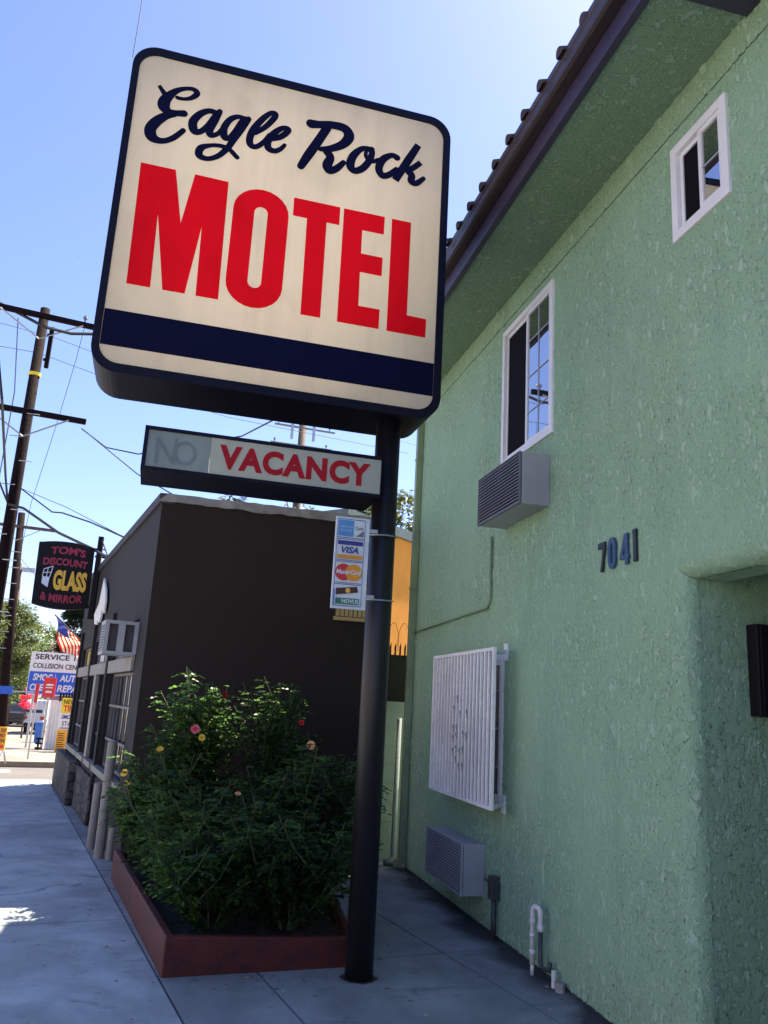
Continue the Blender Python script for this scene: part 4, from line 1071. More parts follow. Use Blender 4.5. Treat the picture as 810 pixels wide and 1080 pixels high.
rose_bush(.55, 6.70, 1.12, .50, 20, 'shaded dense rose bush in the middle of the bed with one small orange bud', [fl(251, 837, 6.3, 'petpeach', .02)], 14, 1.3)
rose_bush(1.08, 6.60, 1.26, .42, 19, 'shaded rose bush nearest the black sign pole', [], 15, 1.2, (.02, 0))
rose_bush(.36, 5.90, .80, .40, 17, 'short shaded rose bush at the front corner of the planter', [], 16, 1.5)
rose_bush(.86, 5.85, .82, .42, 17, 'short shaded rose bush behind the front planter wall close to the pole', [], 17, 1.5)
rose_bush(.18, 6.62, .98, .36, 12, 'shaded rose bush just inside the sidewalk edge of the planter below the yellow blooms', [], 18, 1.2, (-.06, 0))

rnd = random.Random(21); lm = MB()
for _ in range(150):
    if rnd.random() < .55: x, y = rnd.uniform(-1.0, 2.3), rnd.uniform(4.3, 9)
    else: q = rnd.random(); x, y = rnd.choice(((.04+q*1.1, 5.33-rnd.random()**2*.35+.13*q), (.02-.48*q-rnd.random()**2*.25, 5.5+2.6*q), (2.40-rnd.random()**2*.22, 4.6+q*4)))
    if pc[3][0]-.02 < x < 1.3 and 5.45 < y < 8.4 and x > .07-.18*(y-5.385): continue
    a_ = rnd.uniform(0, 6.28); lm.mat(rnd.choice((0, 0, 1, 2)))
    leaf(lm, Vector((x, y, .006)), Vector((math.cos(a_), math.sin(a_), .15)), Vector((0, 0, 1)), rnd.uniform(.014, .035), rnd.uniform(.010, .02))
o = lm.build('leaf_litter', [M['dryleaf'], M['rose'], M['petpeach']], org=(0, 6, 0)); o['kind'] = 'stuff'
tag(o, 'scattered dry leaves and fallen petals on the concrete', 'litter')
# ================================================================== END OF THE ALLEY
t = thing('block_wall', (2.3, 9.25, 0), 'low pale green concrete block wall closing the gap beside the motel', 'wall')
mb = MB(); mb.box((2.0, 9.2, 0), (3.0, 9.35, 1.675)); mb.build('wall_face', M['block'], t)
mb = MB()
for k in range(8):
    mb.box((2.0, 9.1955, .2*k+.19), (3.0, 9.1995, .2*k+.197))
mb.build('mortar_joint', M['meter'], t)
t = thing('gas_meter', (2.22, 9.02, 0), 'dark grey gas meter with bent pipe at the end of the alley behind the pole', 'meter')
mb = MB(); mb.tube([(2.17, 9.02, .30), (2.17, 9.10, .30)], .095, 18); mb.box((2.10, 8.99, .18), (2.24, 9.12, .42)); mb.build('meter_body', M['meter'], t, bevel=.01)
mb = MB(); mb.tube([(2.13, 9.05, .0), (2.13, 9.05, .50), (2.15, 9.05, .54), (2.30, 9.05, .545)], .016, 8); mb.tube([(2.21, 9.05, .40), (2.21, 9.05, .52)], .014, 8); mb.tube([(2.30, 9.05, .52), (2.30, 9.05, .57)], .022, 8)
mb.build('pipe', M['meter'], t, smooth=True)
t = thing('downspout_elbow', (2.36, 8.86, 0), 'pale green pipe with an elbow foot standing at the far motel corner', 'pipe')
mb = MB(); mb.tube([(2.36, 8.86, 1.5), (2.36, 8.86, .10), (2.34, 8.84, .05), (2.26, 8.80, .035)], .028, 10); mb.build('pipe', M['block'], t, smooth=True)
mb = MB(); mb.box((2.30, 8.78, 0), (2.42, 8.92, .03)); mb.build('foot', M['darkpipe'], t)
# iron fence on the block wall with razor coil
t = thing('iron_fence', (2.4, 9.6, 1.6), 'dark spiked metal fence above the pale block wall', 'fence')
mb = MB(); mb.box((2.0, 9.5, 1.5), (3.6, 9.52, 2.22)); mb.build('panel', M['iron'], t)
mb = MB()
for k in range(16):
    x = 2.02+k*.06; mb.tube([(x, 9.49, 2.2), (x, 9.49, 2.31), (x+.005, 9.49, 2.36)], [.012, .012, .002], 5)
mb.build('spike', M['iron'], t)
mb = MB(); mb.tube([(2.30+.0005*k, 9.55+.0015*k+.20*math.sin(k*.45), 2.52+.20*math.cos(k*.45)) if False else (2.12+.009*k, 9.58+.13*math.cos(k*.42), 2.44+.17*math.sin(k*.42)) for k in range(120)], .003, 4)
tag(mb.build('razor_wire', M['iron'], org=(2.4, 9.58, 2.3)), 'loose coil of razor wire above the spiked fence', 'razor wire')
# orange building
og = thing('orange_building', (3.2, 12.6, 0), 'plain orange stucco building with a pale flat cap behind the alley', 'building')
of = frame((2.2, 11.9, 0), 48.0)           # wall turned towards the sun
mb = MB(); hz = 4.36
mb.mesh([of(s, z, d) for z in (0, hz) for s, d in ((0, 0), (5, 0), (5, 5), (0, 5))], [(4, 5, 6, 7), (0, 1, 5, 4), (1, 2, 6, 5), (2, 3, 7, 6), (3, 0, 4, 7)])
mb.build('wall', M['orange'], og)
mb = MB(); mb.obox(of(-.06, hz+.002, -.06), of(5.12, 0)-of(0, 0), of(0, 0, 5.12)-of(0, 0, 0), (0, 0, .16)); mb.build('roof_cap', M['block'], og)

# ================================================================== TREES
def tree(name, base, trunk_h, crown_c, crown_r, nclump, nleaf, lsize, mleaf, label, cat='tree', group=None, seed=1, trunk_r=.15, mbark='bark', shape=1.0):
    rnd = random.Random(seed); t = thing(name, base, label, cat, group)
    b = Vector(base); c = Vector(crown_c); mb = MB()
    mb.tube([b-Vector((0, 0, .2)), b.lerp(c, .4)+Vector((rnd.uniform(-.1, .1), 0, 0)), c], [trunk_r, trunk_r*.75, trunk_r*.3], 8)
    lm = MB(); cl = []
    for _ in range(nclump):
        while True:
            v = Vector((rnd.uniform(-1, 1), rnd.uniform(-1, 1), rnd.uniform(-1, 1)))
            if .15 < v.length < 1: break
        v = v.normalized()*v.length**.5
        p = c+Vector((v.x*crown_r[0], v.y*crown_r[1], v.z*crown_r[2])); cl.append(p)
    for p in cl[:min(14, len(cl))]: mb.tube([b.lerp(c, rnd.uniform(.45, .8)), b.lerp(p, .75), p], [trunk_r*.35, trunk_r*.18, trunk_r*.06], 5)
    mb.build('trunk', M[mbark], t, smooth=True)
    cr = min(crown_r)*.34
    for p in cl:
        rr = cr*rnd.uniform(.6, 1.25)
        for _ in range(nleaf):
            d = Vector((rnd.gauss(0, 1), rnd.gauss(0, 1), rnd.gauss(0, .7))).normalized()
            q = p+d*rr*rnd.uniform(.3, 1.1); L = lsize*rnd.uniform(.6, 1.3)
            leaf(lm, q, Vector((d.x+rnd.uniform(-.8, .8), d.y+rnd.uniform(-.8, .8), rnd.uniform(-.7, .4))), Vector((rnd.uniform(-.5, .5), rnd.uniform(-.5, .5), 1)), L, L*.5)
    lm.build('crown', M[mleaf], t)
    return t
# tree seen over the dark wall, behind the orange building
P = at(395, 532, 14.8)
tree('garden_tree', (4.0, 17.5, 0), 0, (2.55, 17.0, 5.5), (2.7, 1.1, .95), 46, 150, .13, 'treelight', 'sparse yellowish tree showing over the dark parapet and the orange wall', seed=5)
# street trees at the far left
P = at(22, 690, 40)
tree('street_tree', (P.x-.6, 40, gz(40)), 0, (P.x-.75, 40, 3.9), (1.3, 1.4, 1.7), 60, 170, .16, 'treelight', 'rounded pale green street tree between the utility poles and the repair shop board', seed=6)
P = at(-8, 690, 44)
tree('street_tree', (P.x, 46, gz(46)), 0, (P.x, 46, 3.4), (2.2, 2.2, 2.4), 60, 150, .2, 'treeleaf', 'darker street tree standing just behind the utility poles', seed=8)
P = at(18, 745, 60)
tree('street_tree', (P.x+.5, 62, gz(62)), 0, (P.x+.3, 62, 3.2), (3.6, 2, 2.7), 70, 170, .28, 'treeleaf', 'wide dark tree overhanging the far shaded sidewalk', seed=9)
P = at(2, 650, 22)
tree('street_tree', (P.x-1.8, 22, 0), 0, (P.x-1.05, 22, P.z), (1.1, .9, .9), 22, 120, .12, 'treelight', 'bright leafy branch tips close to the large utility pole', seed=10)
P = at(79, 655, 40)
tree('cypress_tree', (at(82, 690, 40).x+.1, 40, gz(40)), 0, (at(83, 660, 40).x, 40, 4.2), (.66, .66, 2.9), 170, 120, .17, 'cypress', 'tall narrow dark cypress rising behind the flag', seed=12, shape=.5)
P = at(29, 737, 34)
tree('bougainvillea', (P.x, 34, gz(34)), 0, (P.x, 34, P.z), (.22, .3, .38), 18, 50, .08, 'pinkflower', 'magenta flowering climber hanging above the far sidewalk', 'shrub', seed=13, trunk_r=.04)
tree('far_shade_leaves', (at(10, 770, 56).x, 56, gz(56)), 0, (at(12, 745, 56).x, 56, .2), (2.5, 1, .9), 40, 100, .18, 'treeleaf', 'dark leaf mass added for the tree shade behind the parked car at the end of the street', 'shrub', seed=14)  # leaf mass added as the dark shade under the far trees

# ================================================================== UTILITY POLES AND WIRES
def pole(name, u0, v0, u1, v1, Y, r, label, m='wood', base_z=0):
    a, b = at(u0, v0, Y), at(u1, v1, Y); x = a.x; q = (gz(Y)-.2-b.z)/(a.z-b.z); foot = b.lerp(a, q)
    t = thing(name, (x, Y, gz(Y)), label, 'utility pole', 'utility poles along the street')
    mb = MB(); mb.tube([foot, a], [r*1.2, r*.85], 14); mb.build('shaft', M[m], t, smooth=True)
    return t, x, a.z
def arm(t, x, Y, z, half0, half1, ang, s=.055, m='wood', brace=True, ins=True):
    f = frame((x, Y-.16, 0), ang); mb = MB()
    mb.obox(f(-half0, z-s, 0), f(half0+half1, 0)-f(0, 0), f(0, 0, .1)-f(0, 0, 0), (0, 0, s*2)); mb.build('crossarm', M[m], t, bevel=.01)
    if brace:
        mb = MB(); mb.tube([f(-.8, z-s, -.02), f(0, z-.55, -.02), f(.8, z-s, -.02)], .018, 6); mb.build('brace', M['steel'], t)
    if ins:
        mb = MB()
        for s_ in (-half0+.15, half1-.22):
            mb.tube([f(s_, z+s, .05), f(s_, z+s+.07, .05), f(s_, z+s+.09, .05), f(s_, z+s+.15, .05)], [.015, .02, .05, .035], 8)
        mb.each('insulator', M['meter'], t)
    return f
Y1 = 17.0
t1, x1, zt = pole('utility_pole', 48, 326, 2, 600, Y1, .112, 'large dark timber utility pole with two crossarms nearest the camera')
f1 = arm(t1, x1, Y1, 9.17, 1.5, 1.05, 79); f2 = arm(t1, x1, Y1, 7.05, 1.5, 1.14, 79, ins=False)
mb = MB(); mb.box((x1-.135, Y1-.14, 8.0), (x1+.135, Y1-.125, 8.06)) if False else mb.tube([(x1, Y1, 7.86), (x1, Y1, 7.93)], .12, 14)
mb.build('yellow_band', M['signyellow'], t1)
mb = MB(); mb.box((x1+.17, Y1-.12, 8.05), (x1+.25, Y1-.04, 8.95)); mb.box((x1+.13, Y1-.1, 8.75), (x1+.17, Y1-.05, 8.8)); mb.box((x1+.13, Y1-.1, 8.2), (x1+.17, Y1-.05, 8.25)); mb.build('riser_guard', M['wood'], t1)
mb = MB()
for k in range(9): mb.tube([(x1-.25 if k % 2 else x1, Y1-.15, 3+k*.5), (x1 if k % 2 else x1+.25, Y1-.15, 3+k*.5)], .010, 5)
mb.each('step_peg', M['steel'], t1)
mb = MB(); mb.tube([(x1-.30, Y1-.2, 4.75), (x1-.30, Y1-.2, 5.0)], [.10, .12], 12); mb.tube([(x1-.3, Y1-.2, 4.95), (x1-.28, Y1-.2, 7.4), (x1-.45, Y1-.2, 9.0)], .012, 6); mb.build('cable_riser', M['meter'], t1)
t2, x2, _ = pole('utility_pole', 23, 541, 8, 690, 33, .15, 'middle timber utility pole standing behind the large one')
arm(t2, x2, 33, at(23, 556, 33).z, 1.3, 1.35, 79, m='woodpale', ins=False)
mb = MB()
for k in range(7): mb.tube([(x2-.2, 32.8, 3+k*.6), (x2+.25, 32.8, 3+k*.6)], .014, 5)
mb.each('step_peg', M['steel'], t2)
t3, x3, _ = pole('utility_pole', 21, 594, 11, 700, 50, .17, 'weathered brown utility pole farthest down the street', 'woodpale')
mb = MB(); mb.box((x3+.2, 49.8, at(28, 599, 50).z-.25), (x3+.9, 50, at(28, 599, 50).z)); mb.build('transformer', M['steel'], t3)
t4, x4, _ = pole('utility_pole', 322, 415, 312, 545, 30, .16, 'red brown utility pole with crowded crossarms behind the vacancy panel', 'woodpale')
arm(t4, x4, 30, at(316, 452, 30).z, 1.1, 1.3, 84, s=.03, m='meter', brace=False); arm(t4, x4, 30, at(316, 471, 30).z, 1.2, 1.2, 86, s=.025, m='meter', brace=False)
mb = MB()
for s_ in (-.42, .42): mb.box((x4+s_-.05, 29.7, at(316, 466, 30).z), (x4+s_+.05, 29.8, at(316, 440, 30).z))
mb.each('equipment_panel', M['steel'], t4)

def wire(pts, r, label, sag=0, group='overhead wires across the sky', name='overhead_wire'):
    pts = [Vector(p) for p in pts]; out = []
    for i in range(len(pts)-1):
        n = 8
        for k in range(n): q = k/n; p = pts[i].lerp(pts[i+1], q); p.z -= sag*4*q*(1-q); out.append(p)
    out.append(pts[-1]); mb = MB(); mb.tube(out, r, 5); tag(mb.build(name, M['cable'], org=pts[0]), label, 'wire', group)
W = wire
W([at(-60, 292, 17), at(0, 320, 17), at(47, 345, 16.8), at(75, 352, 16.8), at(130, 353, 17), at(330, 320, 17)], .035, 'thick black cable slung under the top crossarm of the large pole')
W([at(9, 532, 16.8), at(25, 536, 16.6), at(62, 562, 15.5), at(98, 579, 14.4), at(121, 592, 12.6)], .026, 'thick black service cable from the large pole to the shop roof')
W([at(22, 515, 16.8), at(55, 540, 15.6), at(66, 541, 15.2), at(96, 551, 14), at(134, 568, 11.6)], .014, 'thin cable kinked in the middle from the large pole to the shop roof edge')
W([at(22, 515, 16.8), at(70, 535, 15), at(134, 568, 11.6)], .006, 'hair thin line above the kinked cable over the shop sign')
W([at(86, 452, 16.8), at(112, 472, 16), at(146, 479, 15), at(255, 460, 13), at(290, 442, 11)], .013, 'drop wire dipping from the lower crossarm and rising behind the vacancy panel')
W([at(90, 455, 16.8), at(145, 500, 13), at(185, 523, 10.5), at(330, 543, 9.8)], .010, 'drop wire descending from the lower crossarm to behind the dark roof')
W([at(90, 342, 17), at(80, 380, 17.5), at(62, 440, 18), at(33, 530, 19), at(18, 600, 20)], .006, 'thin vertical guy line falling from the top crossarm tip')
W([at(-30, 360, 22), at(40, 372, 22), at(110, 398, 22), at(240, 440, 22), at(430, 478, 22)], .008, 'faint high line behind the motel sign, lower of two')
W([at(-20, 335, 24), at(60, 357, 24), at(110, 376, 24), at(270, 420, 24), at(440, 470, 24)], .008, 'faint high line behind the motel sign, upper of two')
W([at(140, 60, 6.2), at(146, 25, 6.2), at(153, -20, 6.2)], .004, 'thin line rising above the motel sign into the sky')
W([at(-6, 330, 12), at(2, 420, 12.5), at(6, 505, 16.7), at(8, 530, 16.9)], .022, 'thick near vertical cable climbing beside the large pole')
W([at(-25, 470, 14), at(-2, 505, 16), at(8, 530, 16.9)], .02, 'short slanting cable meeting the large pole from the street side')
W([at(18, 585, 33), at(45, 615, 27), at(62, 621, 20), at(80, 618, 16)], .010, 'slack dark wire passing in front of the projecting glass sign')

# ================================================================== FAR SIDE OF THE CROSSING
# post with street name blade
P = at(29, 801, 21.5); px_, py_ = P.x, 21.5
t = thing('street_sign', (px_, py_, gz(py_)), 'thin steel post carrying an arm with a small blue street name plate', 'street sign')
mb = MB(); mb.tube([(px_, py_, gz(py_)), (px_, py_, at(37, 727, py_).z)], .022, 8); mb.build('post', M['steel'], t)
mb = MB(); a, b = at(-10, 728, py_), at(37, 729, py_); mb.tube([(a.x, py_, a.z), (px_, py_, b.z-.02)], .018, 6); mb.build('arm', M['steel'], t)
mb = MB(); c0, c1 = at(-12, 731, py_-.04), at(14, 724, py_-.04); mb.box((c0.x, py_-.06, c0.z), (c1.x, py_-.035, c1.z)); mb.build('name_plate', M['signblue'], t)
mb = MB(); c0 = at(37, 741, py_-.04); mb.box((px_-.05, py_-.05, c0.z), (px_+.03, py_-.03, c0.z+.45)); o = mb.build('small_plate', M['signred'], t); o['label'] = 'narrow red and white plate on the post'
def board(name, u0, v0, u1, v1, Y, m, label, cat, posts=True, thick=.05):
    a, b = at(u0, v1, Y), at(u1, v0, Y)
    x0, x1_ = min(a.x, b.x), max(a.x, b.x); z0_, z1_ = min(a.z, b.z), max(a.z, b.z)
    t = thing(name, ((x0+x1_)/2, Y, gz(Y)), label, cat)
    mb = MB(); mb.box((x0, Y, z0_), (x1_, Y+thick, z1_)); mb.build('panel', M[m], t, bevel=.004)
    f = lambda s, q, d=0: Vector((x0+(x1_-x0)*s, Y-d, z0_+(z1_-z0_)*q))
    if posts:
        mb = MB(); r = .035
        for s in ((.12, .88) if posts is True else (.5,)): mb.tube([(x0+(x1_-x0)*s, Y+thick+r, gz(Y)), (x0+(x1_-x0)*s, Y+thick+r, z1_-.05)], r, 8)
        mb.each('post', M['steel'], t)
    return t, f
def texts(t, f, name, items, m, d=.008):
    for it in items:
        mb = MB(); put_text(mb, it[0], f, *it[1:5], d, *it[5:]); mb.build(name, M[m], t)
# collision centre sign (its right part is hidden by the dark shop)
t, f = board('collision_sign', 27, 691, 97, 732, 27.0, 'white', 'white and blue repair shop board with rows of serif lettering beside the flag', 'sign')
texts(t, f, 'black_lettering', [('SERVICE 1ST', .07, .93, .83, .955, .015), ('COLLISION CENTER', .05, .95, .62, .74, .01)], 'black')
mb = MB(); mb.sheet([(0.012, .02), (.985, .02), (.985, .54), (.012, .54)], f, .006); mb.mat(1); mb.sheet([(.44, .36), (.447, .36), (.447, .50), (.44, .50)], f, .010); mb.build('blue_field', [M['signblue'], M['white']], t)
texts(t, f, 'white_lettering', [('SMOG', .08, .40, .33, .49, .03, .12), ('AUTO', .52, .88, .33, .49, .03, .12), ('CHECK', .05, .42, .09, .25, .03, .12), ('REPAIR', .50, .96, .09, .25, .03, .12)], 'white', .010)
t, f = board('red_sign', 44, 715, 60, 735, 26.2, 'signred', 'square red sign with rounded white markings in front of the blue and white board', 'sign', posts='one')
mb = MB(); mb.sheet([(.15, .62), (.40, .68), (.85, .66), (.85, .60), (.42, .57)], f, .008); mb.sheet([(.2, .46), (.8, .46), (.8, .51), (.2, .51)], f, .008); mb.sheet([(.25, .22), (.75, .22), (.75, .32), (.25, .32)], f, .008); mb.build('white_marking', M['white'], t)
# white corrugated panel fence with small signs hung on it
Yp = 26.6
t = thing('panel_fence', (at(58, 795, Yp).x, Yp, gz(Yp)), 'white corrugated panel fence standing below the blue and white board', 'fence')
a, b = at(45, 794, Yp), at(88, 794, Yp); zt_ = at(50, 738, Yp).z
mb = MB(); n = 26; xs = [a.x+(b.x-a.x)*i/n for i in range(n+1)]
for i in range(n):
    d0, d1 = (.0, .05) if i % 2 else (.05, .0)
    mb.face([(xs[i], Yp+d0, gz(Yp)), (xs[i+1], Yp+d1, gz(Yp)), (xs[i+1], Yp+d1, zt_), (xs[i], Yp+d0, zt_)])
mb.box((a.x, Yp+.06, gz(Yp)), (b.x, Yp+.10, zt_-.01)); mb.build('panel', M['white'], t)
mb = MB()
for i in range(1, 12):
    x = a.x+(b.x-a.x)*(.15+.07*i); mb.box((x, Yp-.01, zt_-.02), (x+.05, Yp+.03, zt_+.22))
mb.build('dark_picket', M['iron'], t)
t, f = board('yellow_sign', 64, 737, 86, 752, 25.4, 'signyellow', 'yellow sign with black and red tyre lettering on the white panel fence', 'sign', posts='one')
texts(t, f, 'black_lettering', [('NEW', .10, .72, .60, .90, .01)], 'black'); texts(t, f, 'red_lettering', [('TIRES', .12, .95, .10, .52, .03)], 'signred')
t, f = board('white_sign', 61, 753, 84, 769, 25.4, 'white', 'white sign with dark slanted lettering below the yellow sign', 'sign', posts='one')
texts(t, f, 'dark_lettering', [('SMOG', .10, .72, .64, .90, .03, .2), ('STAR', .16, .80, .22, .50, .01)], 'cardnavy'); mb = MB(); mb.sheet([(.1, .06), (.9, .06), (.9, .11), (.1, .11)], f, .008); mb.build('rule', M['cardnavy'], t)
t, f = board('orange_notice', 57, 770, 71, 793, 25.3, 'signorange', 'orange notice board filled with lines of small dark print low on the panel fence', 'sign', posts='one')
mb = MB(); random.seed(5)
for k in range(8): mb.sheet([(.12, .12+k*.1), (.12+random.uniform(.5, .75), .12+k*.1), (.12+random.uniform(.5, .75), .155+k*.1), (.12, .155+k*.1)], f, .008)
mb.build('print_line', M['cardbrown'], t)
# orange sandwich board at the left edge
t, f = board('sandwich_board', -14, 767, 8, 791, 19.6, 'signorange', 'orange sandwich board with dark letters and a red arrow beside the crossing', 'sign', posts=False)
texts(t, f, 'dark_lettering', [('DO', .66, .94, .78, .94, .02), ('NO', .60, .90, .56, .72, .02), ('EN', .60, .94, .34, .50, .02)], 'cardbrown')
mb = MB(); mb.sheet([(.55, .12), (.78, .12), (.78, .06), (.97, .16), (.78, .26), (.78, .20), (.55, .20)], f, .008); mb.build('red_arrow', M['signred'], t)
mb = MB(); p0, p1 = f(.95, 0), f(.05, 0); mb.tube([p0, (p0.x-.05, 19.35, 0)], .02, 6); mb.tube([p1, (p1.x, 19.35, 0)], .02, 6); mb.tube([p0+Vector((0, .05, 0)), (p0.x+.03, 19.9, 0)], .02, 6); mb.each('leg', M['steel'], t)
# low rail and slatted things on the far walk
t = thing('parking_rail', (at(42, 790, 25).x, 25, gz(25)), 'low dark slatted wheel stop rail beside the white panel fence', 'rail')
mb = MB(); a, b = at(36, 790, 25.6), at(44, 790, 25.6)
for k in range(3): mb.box((a.x, 25.6, gz(25)+.03+k*.13), (b.x, 25.64, gz(25)+.08+k*.13))
mb.build('slat', M['iron'], t); mb = MB(); mb.box((a.x+.05, 25.645, gz(25)), (a.x+.1, 25.69, gz(25)+.35)); mb.build('post', M['iron'], t)
# blue bin
t = thing('blue_bin', (at(41, 780, 31).x, 31, gz(31)), 'small bright blue bin beside the white panel fence', 'bin')
mb = MB(); c = at(41, 775, 31); w_ = .14; zb = gz(31)
mb.mesh([(c.x-w_*.8, 31-.15, zb), (c.x+w_*.8, 31-.15, zb), (c.x+w_*.8, 31.15, zb), (c.x-w_*.8, 31.15, zb), (c.x-w_, 31-.18, zb+.62), (c.x+w_, 31-.18, zb+.62), (c.x+w_, 31.18, zb+.62), (c.x-w_, 31.18, zb+.62)], [(4, 5, 6, 7), (0, 1, 5, 4), (1, 2, 6, 5), (2, 3, 7, 6), (3, 0, 4, 7)])
mb.build('tub', M['bluebin'], t); mb = MB(); mb.box((c.x-w_-.02, 30.8, zb+.625), (c.x+w_+.02, 31.2, zb+.68)); mb.build('lid', M['bluebin'], t, bevel=.01)
# vehicles far down the street
def vehicle(name, x, y, w, h, L, body, label, cat, van):
    z = gz(y); t = thing(name, (x, y, z), label, cat)
    if van: prof = [(0, .28), (L, .28), (L, h*.55), (L-.45, h*.62), (L-1.0, h), (.12, h), (0, h*.9)]
    else: prof = [(0, .25), (L, .25), (L, h*.52), (L-.9, h*.60), (L-1.5, h*.98), (1.1, h), (.35, h*.64), (0, h*.60)]
    mb = MB(); mb.prism([(a, b) for a, b in prof], lambda a, b, d: Vector((x-w/2+d, y+a, z+b)), 0, w); mb.build('body', M[body], t, bevel=.06)
    mb = MB(); mb.face([(x-w*.40, y-.012 if van else y+.42, z+h*(.62 if van else .68)), (x+w*.40, y-.012 if van else y+.42, z+h*(.62 if van else .68)), (x+w*.38, y+(.02 if van else .98), z+h*(.88 if van else .95)), (x-w*.38, y+(.02 if van else .98), z+h*(.88 if van else .95))]); mb.build('rear_window', M['glassdull'], t)
    for sx in (-1, 1):
        for yy in (.75, L-.8):
            mb = MB(); mb.tube([(x+sx*w*.5-sx*.18, y+yy, z+.31), (x+sx*w*.5+sx*.015, y+yy, z+.31)], .31, 18); wh = mb.build('wheel', M['rubber'], t)
            mb = MB(); mb.tube([(x+sx*w*.5+sx*.016, y+yy, z+.31), (x+sx*w*.5+sx*.025, y+yy, z+.31)], .18, 12); mb.build('rim', M['steel'], wh)
        mb = MB(); mb.box((x+sx*w*.42-.08, y-.015, z+h*.42), (x+sx*w*.42+.08, y+.03, z+h*.52)); mb.build('tail_lamp', M['lampred'], t)
    mb = MB(); mb.box((x-w*.48, y-.06, z+.30), (x+w*.48, y-.003, z+.46)); mb.build('bumper', M['rubber' if van else body], t, bevel=.02)
c = at(15, 760, 50); vehicle('parked_car', c.x-.1, 50, 1.55, 1.25, 4.2, 'carpaint', 'dark parked car in the shade at the end of the street', 'car', False)
c = at(35, 760, 40); vehicle('parked_van', c.x, 40, .95*.62+.25, 1.45, 3.6, 'vanwhite', 'small white van parked in the shade left of the white fence', 'van', True)
# sunlit shops across the street (outside the picture, they throw light back on the motel wall)
for k, (u0, u1, h, m_, lab) in enumerate(((-22, -4, 6.2, 'creamwall', 'cream two storey row of shops across the street facing the motel'), (-3.4, 24, 7.0, 'palewall', 'pale rendered shop building across the street facing the shaded shop front'))):
    t = thing('storefront_building', fac((u0+u1)/2, 0, 20), lab, 'building')
    mb = MB(); fbox(mb, u0, u1, -.14, h, 20, 29); mb.build('wall', M[m_], t)
    mb = MB(); fbox(mb, u0-.1, u1+.1, h+.002, h+.25, 19.9, 29.1); mb.build('parapet', M[m_], t)
    nb = int((u1-u0)/3.2)
    for i in range(nb):
        a = u0+.6+i*(u1-u0-1)/nb
        for z0_, z1_ in ((.5, 2.7), (4.0, 5.4)):
            mb = MB(); fbox(mb, a, a+1.9, z0_, z1_, 19.93, 19.997); wf = mb.build('window', M['palewood'], t)
            mb = MB(); fbox(mb, a+.08, a+1.82, z0_+.08, z1_-.08, 19.915, 19.929); mb.build('pane', M['glassdull'], wf)
# buildings in the distance
def house(name, x0, x1_, y, h, wallm, label):
    t = thing(name, ((x0+x1_)/2, y, gz(y)), label, 'building'); z = gz(y)
    mb = MB(); mb.box((x0, y, z-.3), (x1_, y+8, z+h)); mb.build('wall', M[wallm], t)
    mb = MB(); xm = (x0+x1_)/2; mb.mesh([(x0-.3, y-.3, z+h+.003), (x1_+.3, y-.3, z+h+.003), (x1_+.3, y+8.3, z+h+.003), (x0-.3, y+8.3, z+h+.003), (x0+2.4, y+4, z+h+.8), (x1_-2.4, y+4, z+h+.8)], [(0, 1, 5, 4), (1, 2, 5), (2, 3, 4, 5), (3, 0, 4), (3, 2, 1, 0)]); mb.build('roof', M['roofgrey'], t)
    mb = MB()
    for k in range(3): mb.box((x0+1+k*2, y-.02, z+h-2.2), (x0+1.9+k*2, y-.003, z+h-1.0))
    mb.each('window', M['glassdull'], t)
a = at(50, 690, 60); house('pink_house', a.x, a.x+8, 60, 5.3, 'pinkwall', 'dull pink building with a low grey roof behind the repair shop board')

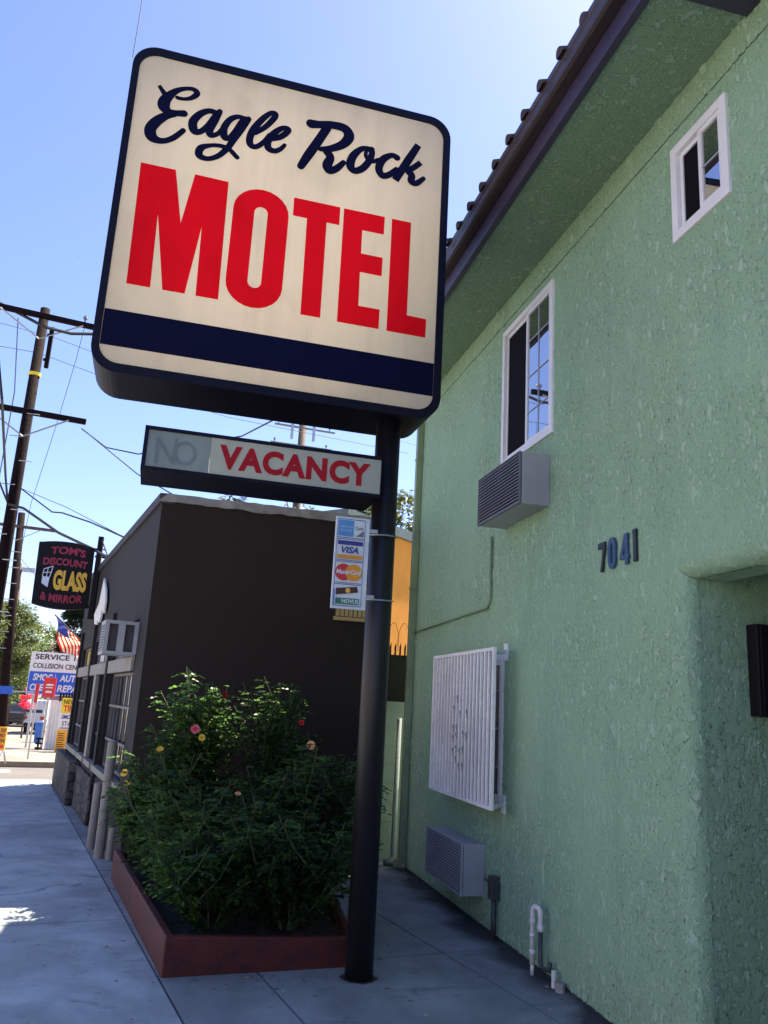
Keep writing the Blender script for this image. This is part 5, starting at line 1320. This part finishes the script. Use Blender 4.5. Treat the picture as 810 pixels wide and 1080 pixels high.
# ================================================================== LIGHT, SKY, CAMERA
SUN_AZ, SUN_EL = 53.0, 57.0
w = bpy.data.worlds.new('World'); scene.world = w; w.use_nodes = True; nt = w.node_tree
bg = nt.nodes['Background']
sky = nt.nodes.new('ShaderNodeTexSky'); sky.sky_type = 'NISHITA'; sky.sun_disc = False
sky.sun_elevation = R(SUN_EL); sky.sun_rotation = R(SUN_AZ); sky.altitude = 150; sky.air_density = 1.0; sky.dust_density = .7; sky.ozone_density = 1.0
tc = nt.nodes.new('ShaderNodeTexCoord')
mp = nt.nodes.new('ShaderNodeMapping'); mp.inputs['Scale'].default_value = (1.6, 1.6, 5.5); nt.links.new(tc.outputs['Generated'], mp.inputs['Vector'])
nz = nt.nodes.new('ShaderNodeTexNoise'); nz.inputs['Scale'].default_value = 2.3; nz.inputs['Detail'].default_value = 9; nz.inputs['Roughness'].default_value = .62
nt.links.new(mp.outputs['Vector'], nz.inputs['Vector'])
cr = ramp(nt, nz.outputs['Fac'], [(.69, 0), (.86, .35)])
cl = mix(nt, cr.outputs['Color'], sky.outputs['Color'], (9.0, 9.2, 9.6))
cl = mix(nt, 1.0, cl, (.965, .965, 1.30), 'MULTIPLY'); nt.links.new(cl, bg.inputs['Color']); bg.inputs['Strength'].default_value = .06
sd = bpy.data.lights.new('sun', 'SUN'); sd.energy = 5.0; sd.angle = R(.53); sd.color = (1, .875, .70)
so = bpy.data.objects.new('sun', sd); COL.objects.link(so)
dv = Vector((math.sin(R(SUN_AZ))*math.cos(R(SUN_EL)), math.cos(R(SUN_AZ))*math.cos(R(SUN_EL)), math.sin(R(SUN_EL))))
so.rotation_euler = dv.to_track_quat('Z', 'Y').to_euler(); so.location = (20, 14, 30)

cd = bpy.data.cameras.new('camera'); co = bpy.data.objects.new('camera', cd); COL.objects.link(co)
cd.sensor_fit = 'VERTICAL'; cd.sensor_height = 24.0; cd.lens = 24.0*FPX/1080.0; cd.clip_start = .05; cd.clip_end = 2000
co.matrix_world = Matrix(((CR.x, CU.x, -CF.x, CAM.x), (CR.y, CU.y, -CF.y, CAM.y), (CR.z, CU.z, -CF.z, CAM.z), (0, 0, 0, 1)))
scene.camera = co
scene.view_settings.view_transform = 'Standard'; scene.view_settings.look = 'None'
scene.view_settings.exposure = 1.95; scene.view_settings.gamma = 1.0; scene.view_settings.use_curve_mapping = False
scene.render.engine = 'CYCLES'
scene.cycles.max_bounces = 8; scene.cycles.diffuse_bounces = 4; scene.cycles.transmission_bounces = 6; scene.cycles.use_denoising = True
scene.cycles.sample_clamp_indirect = 8
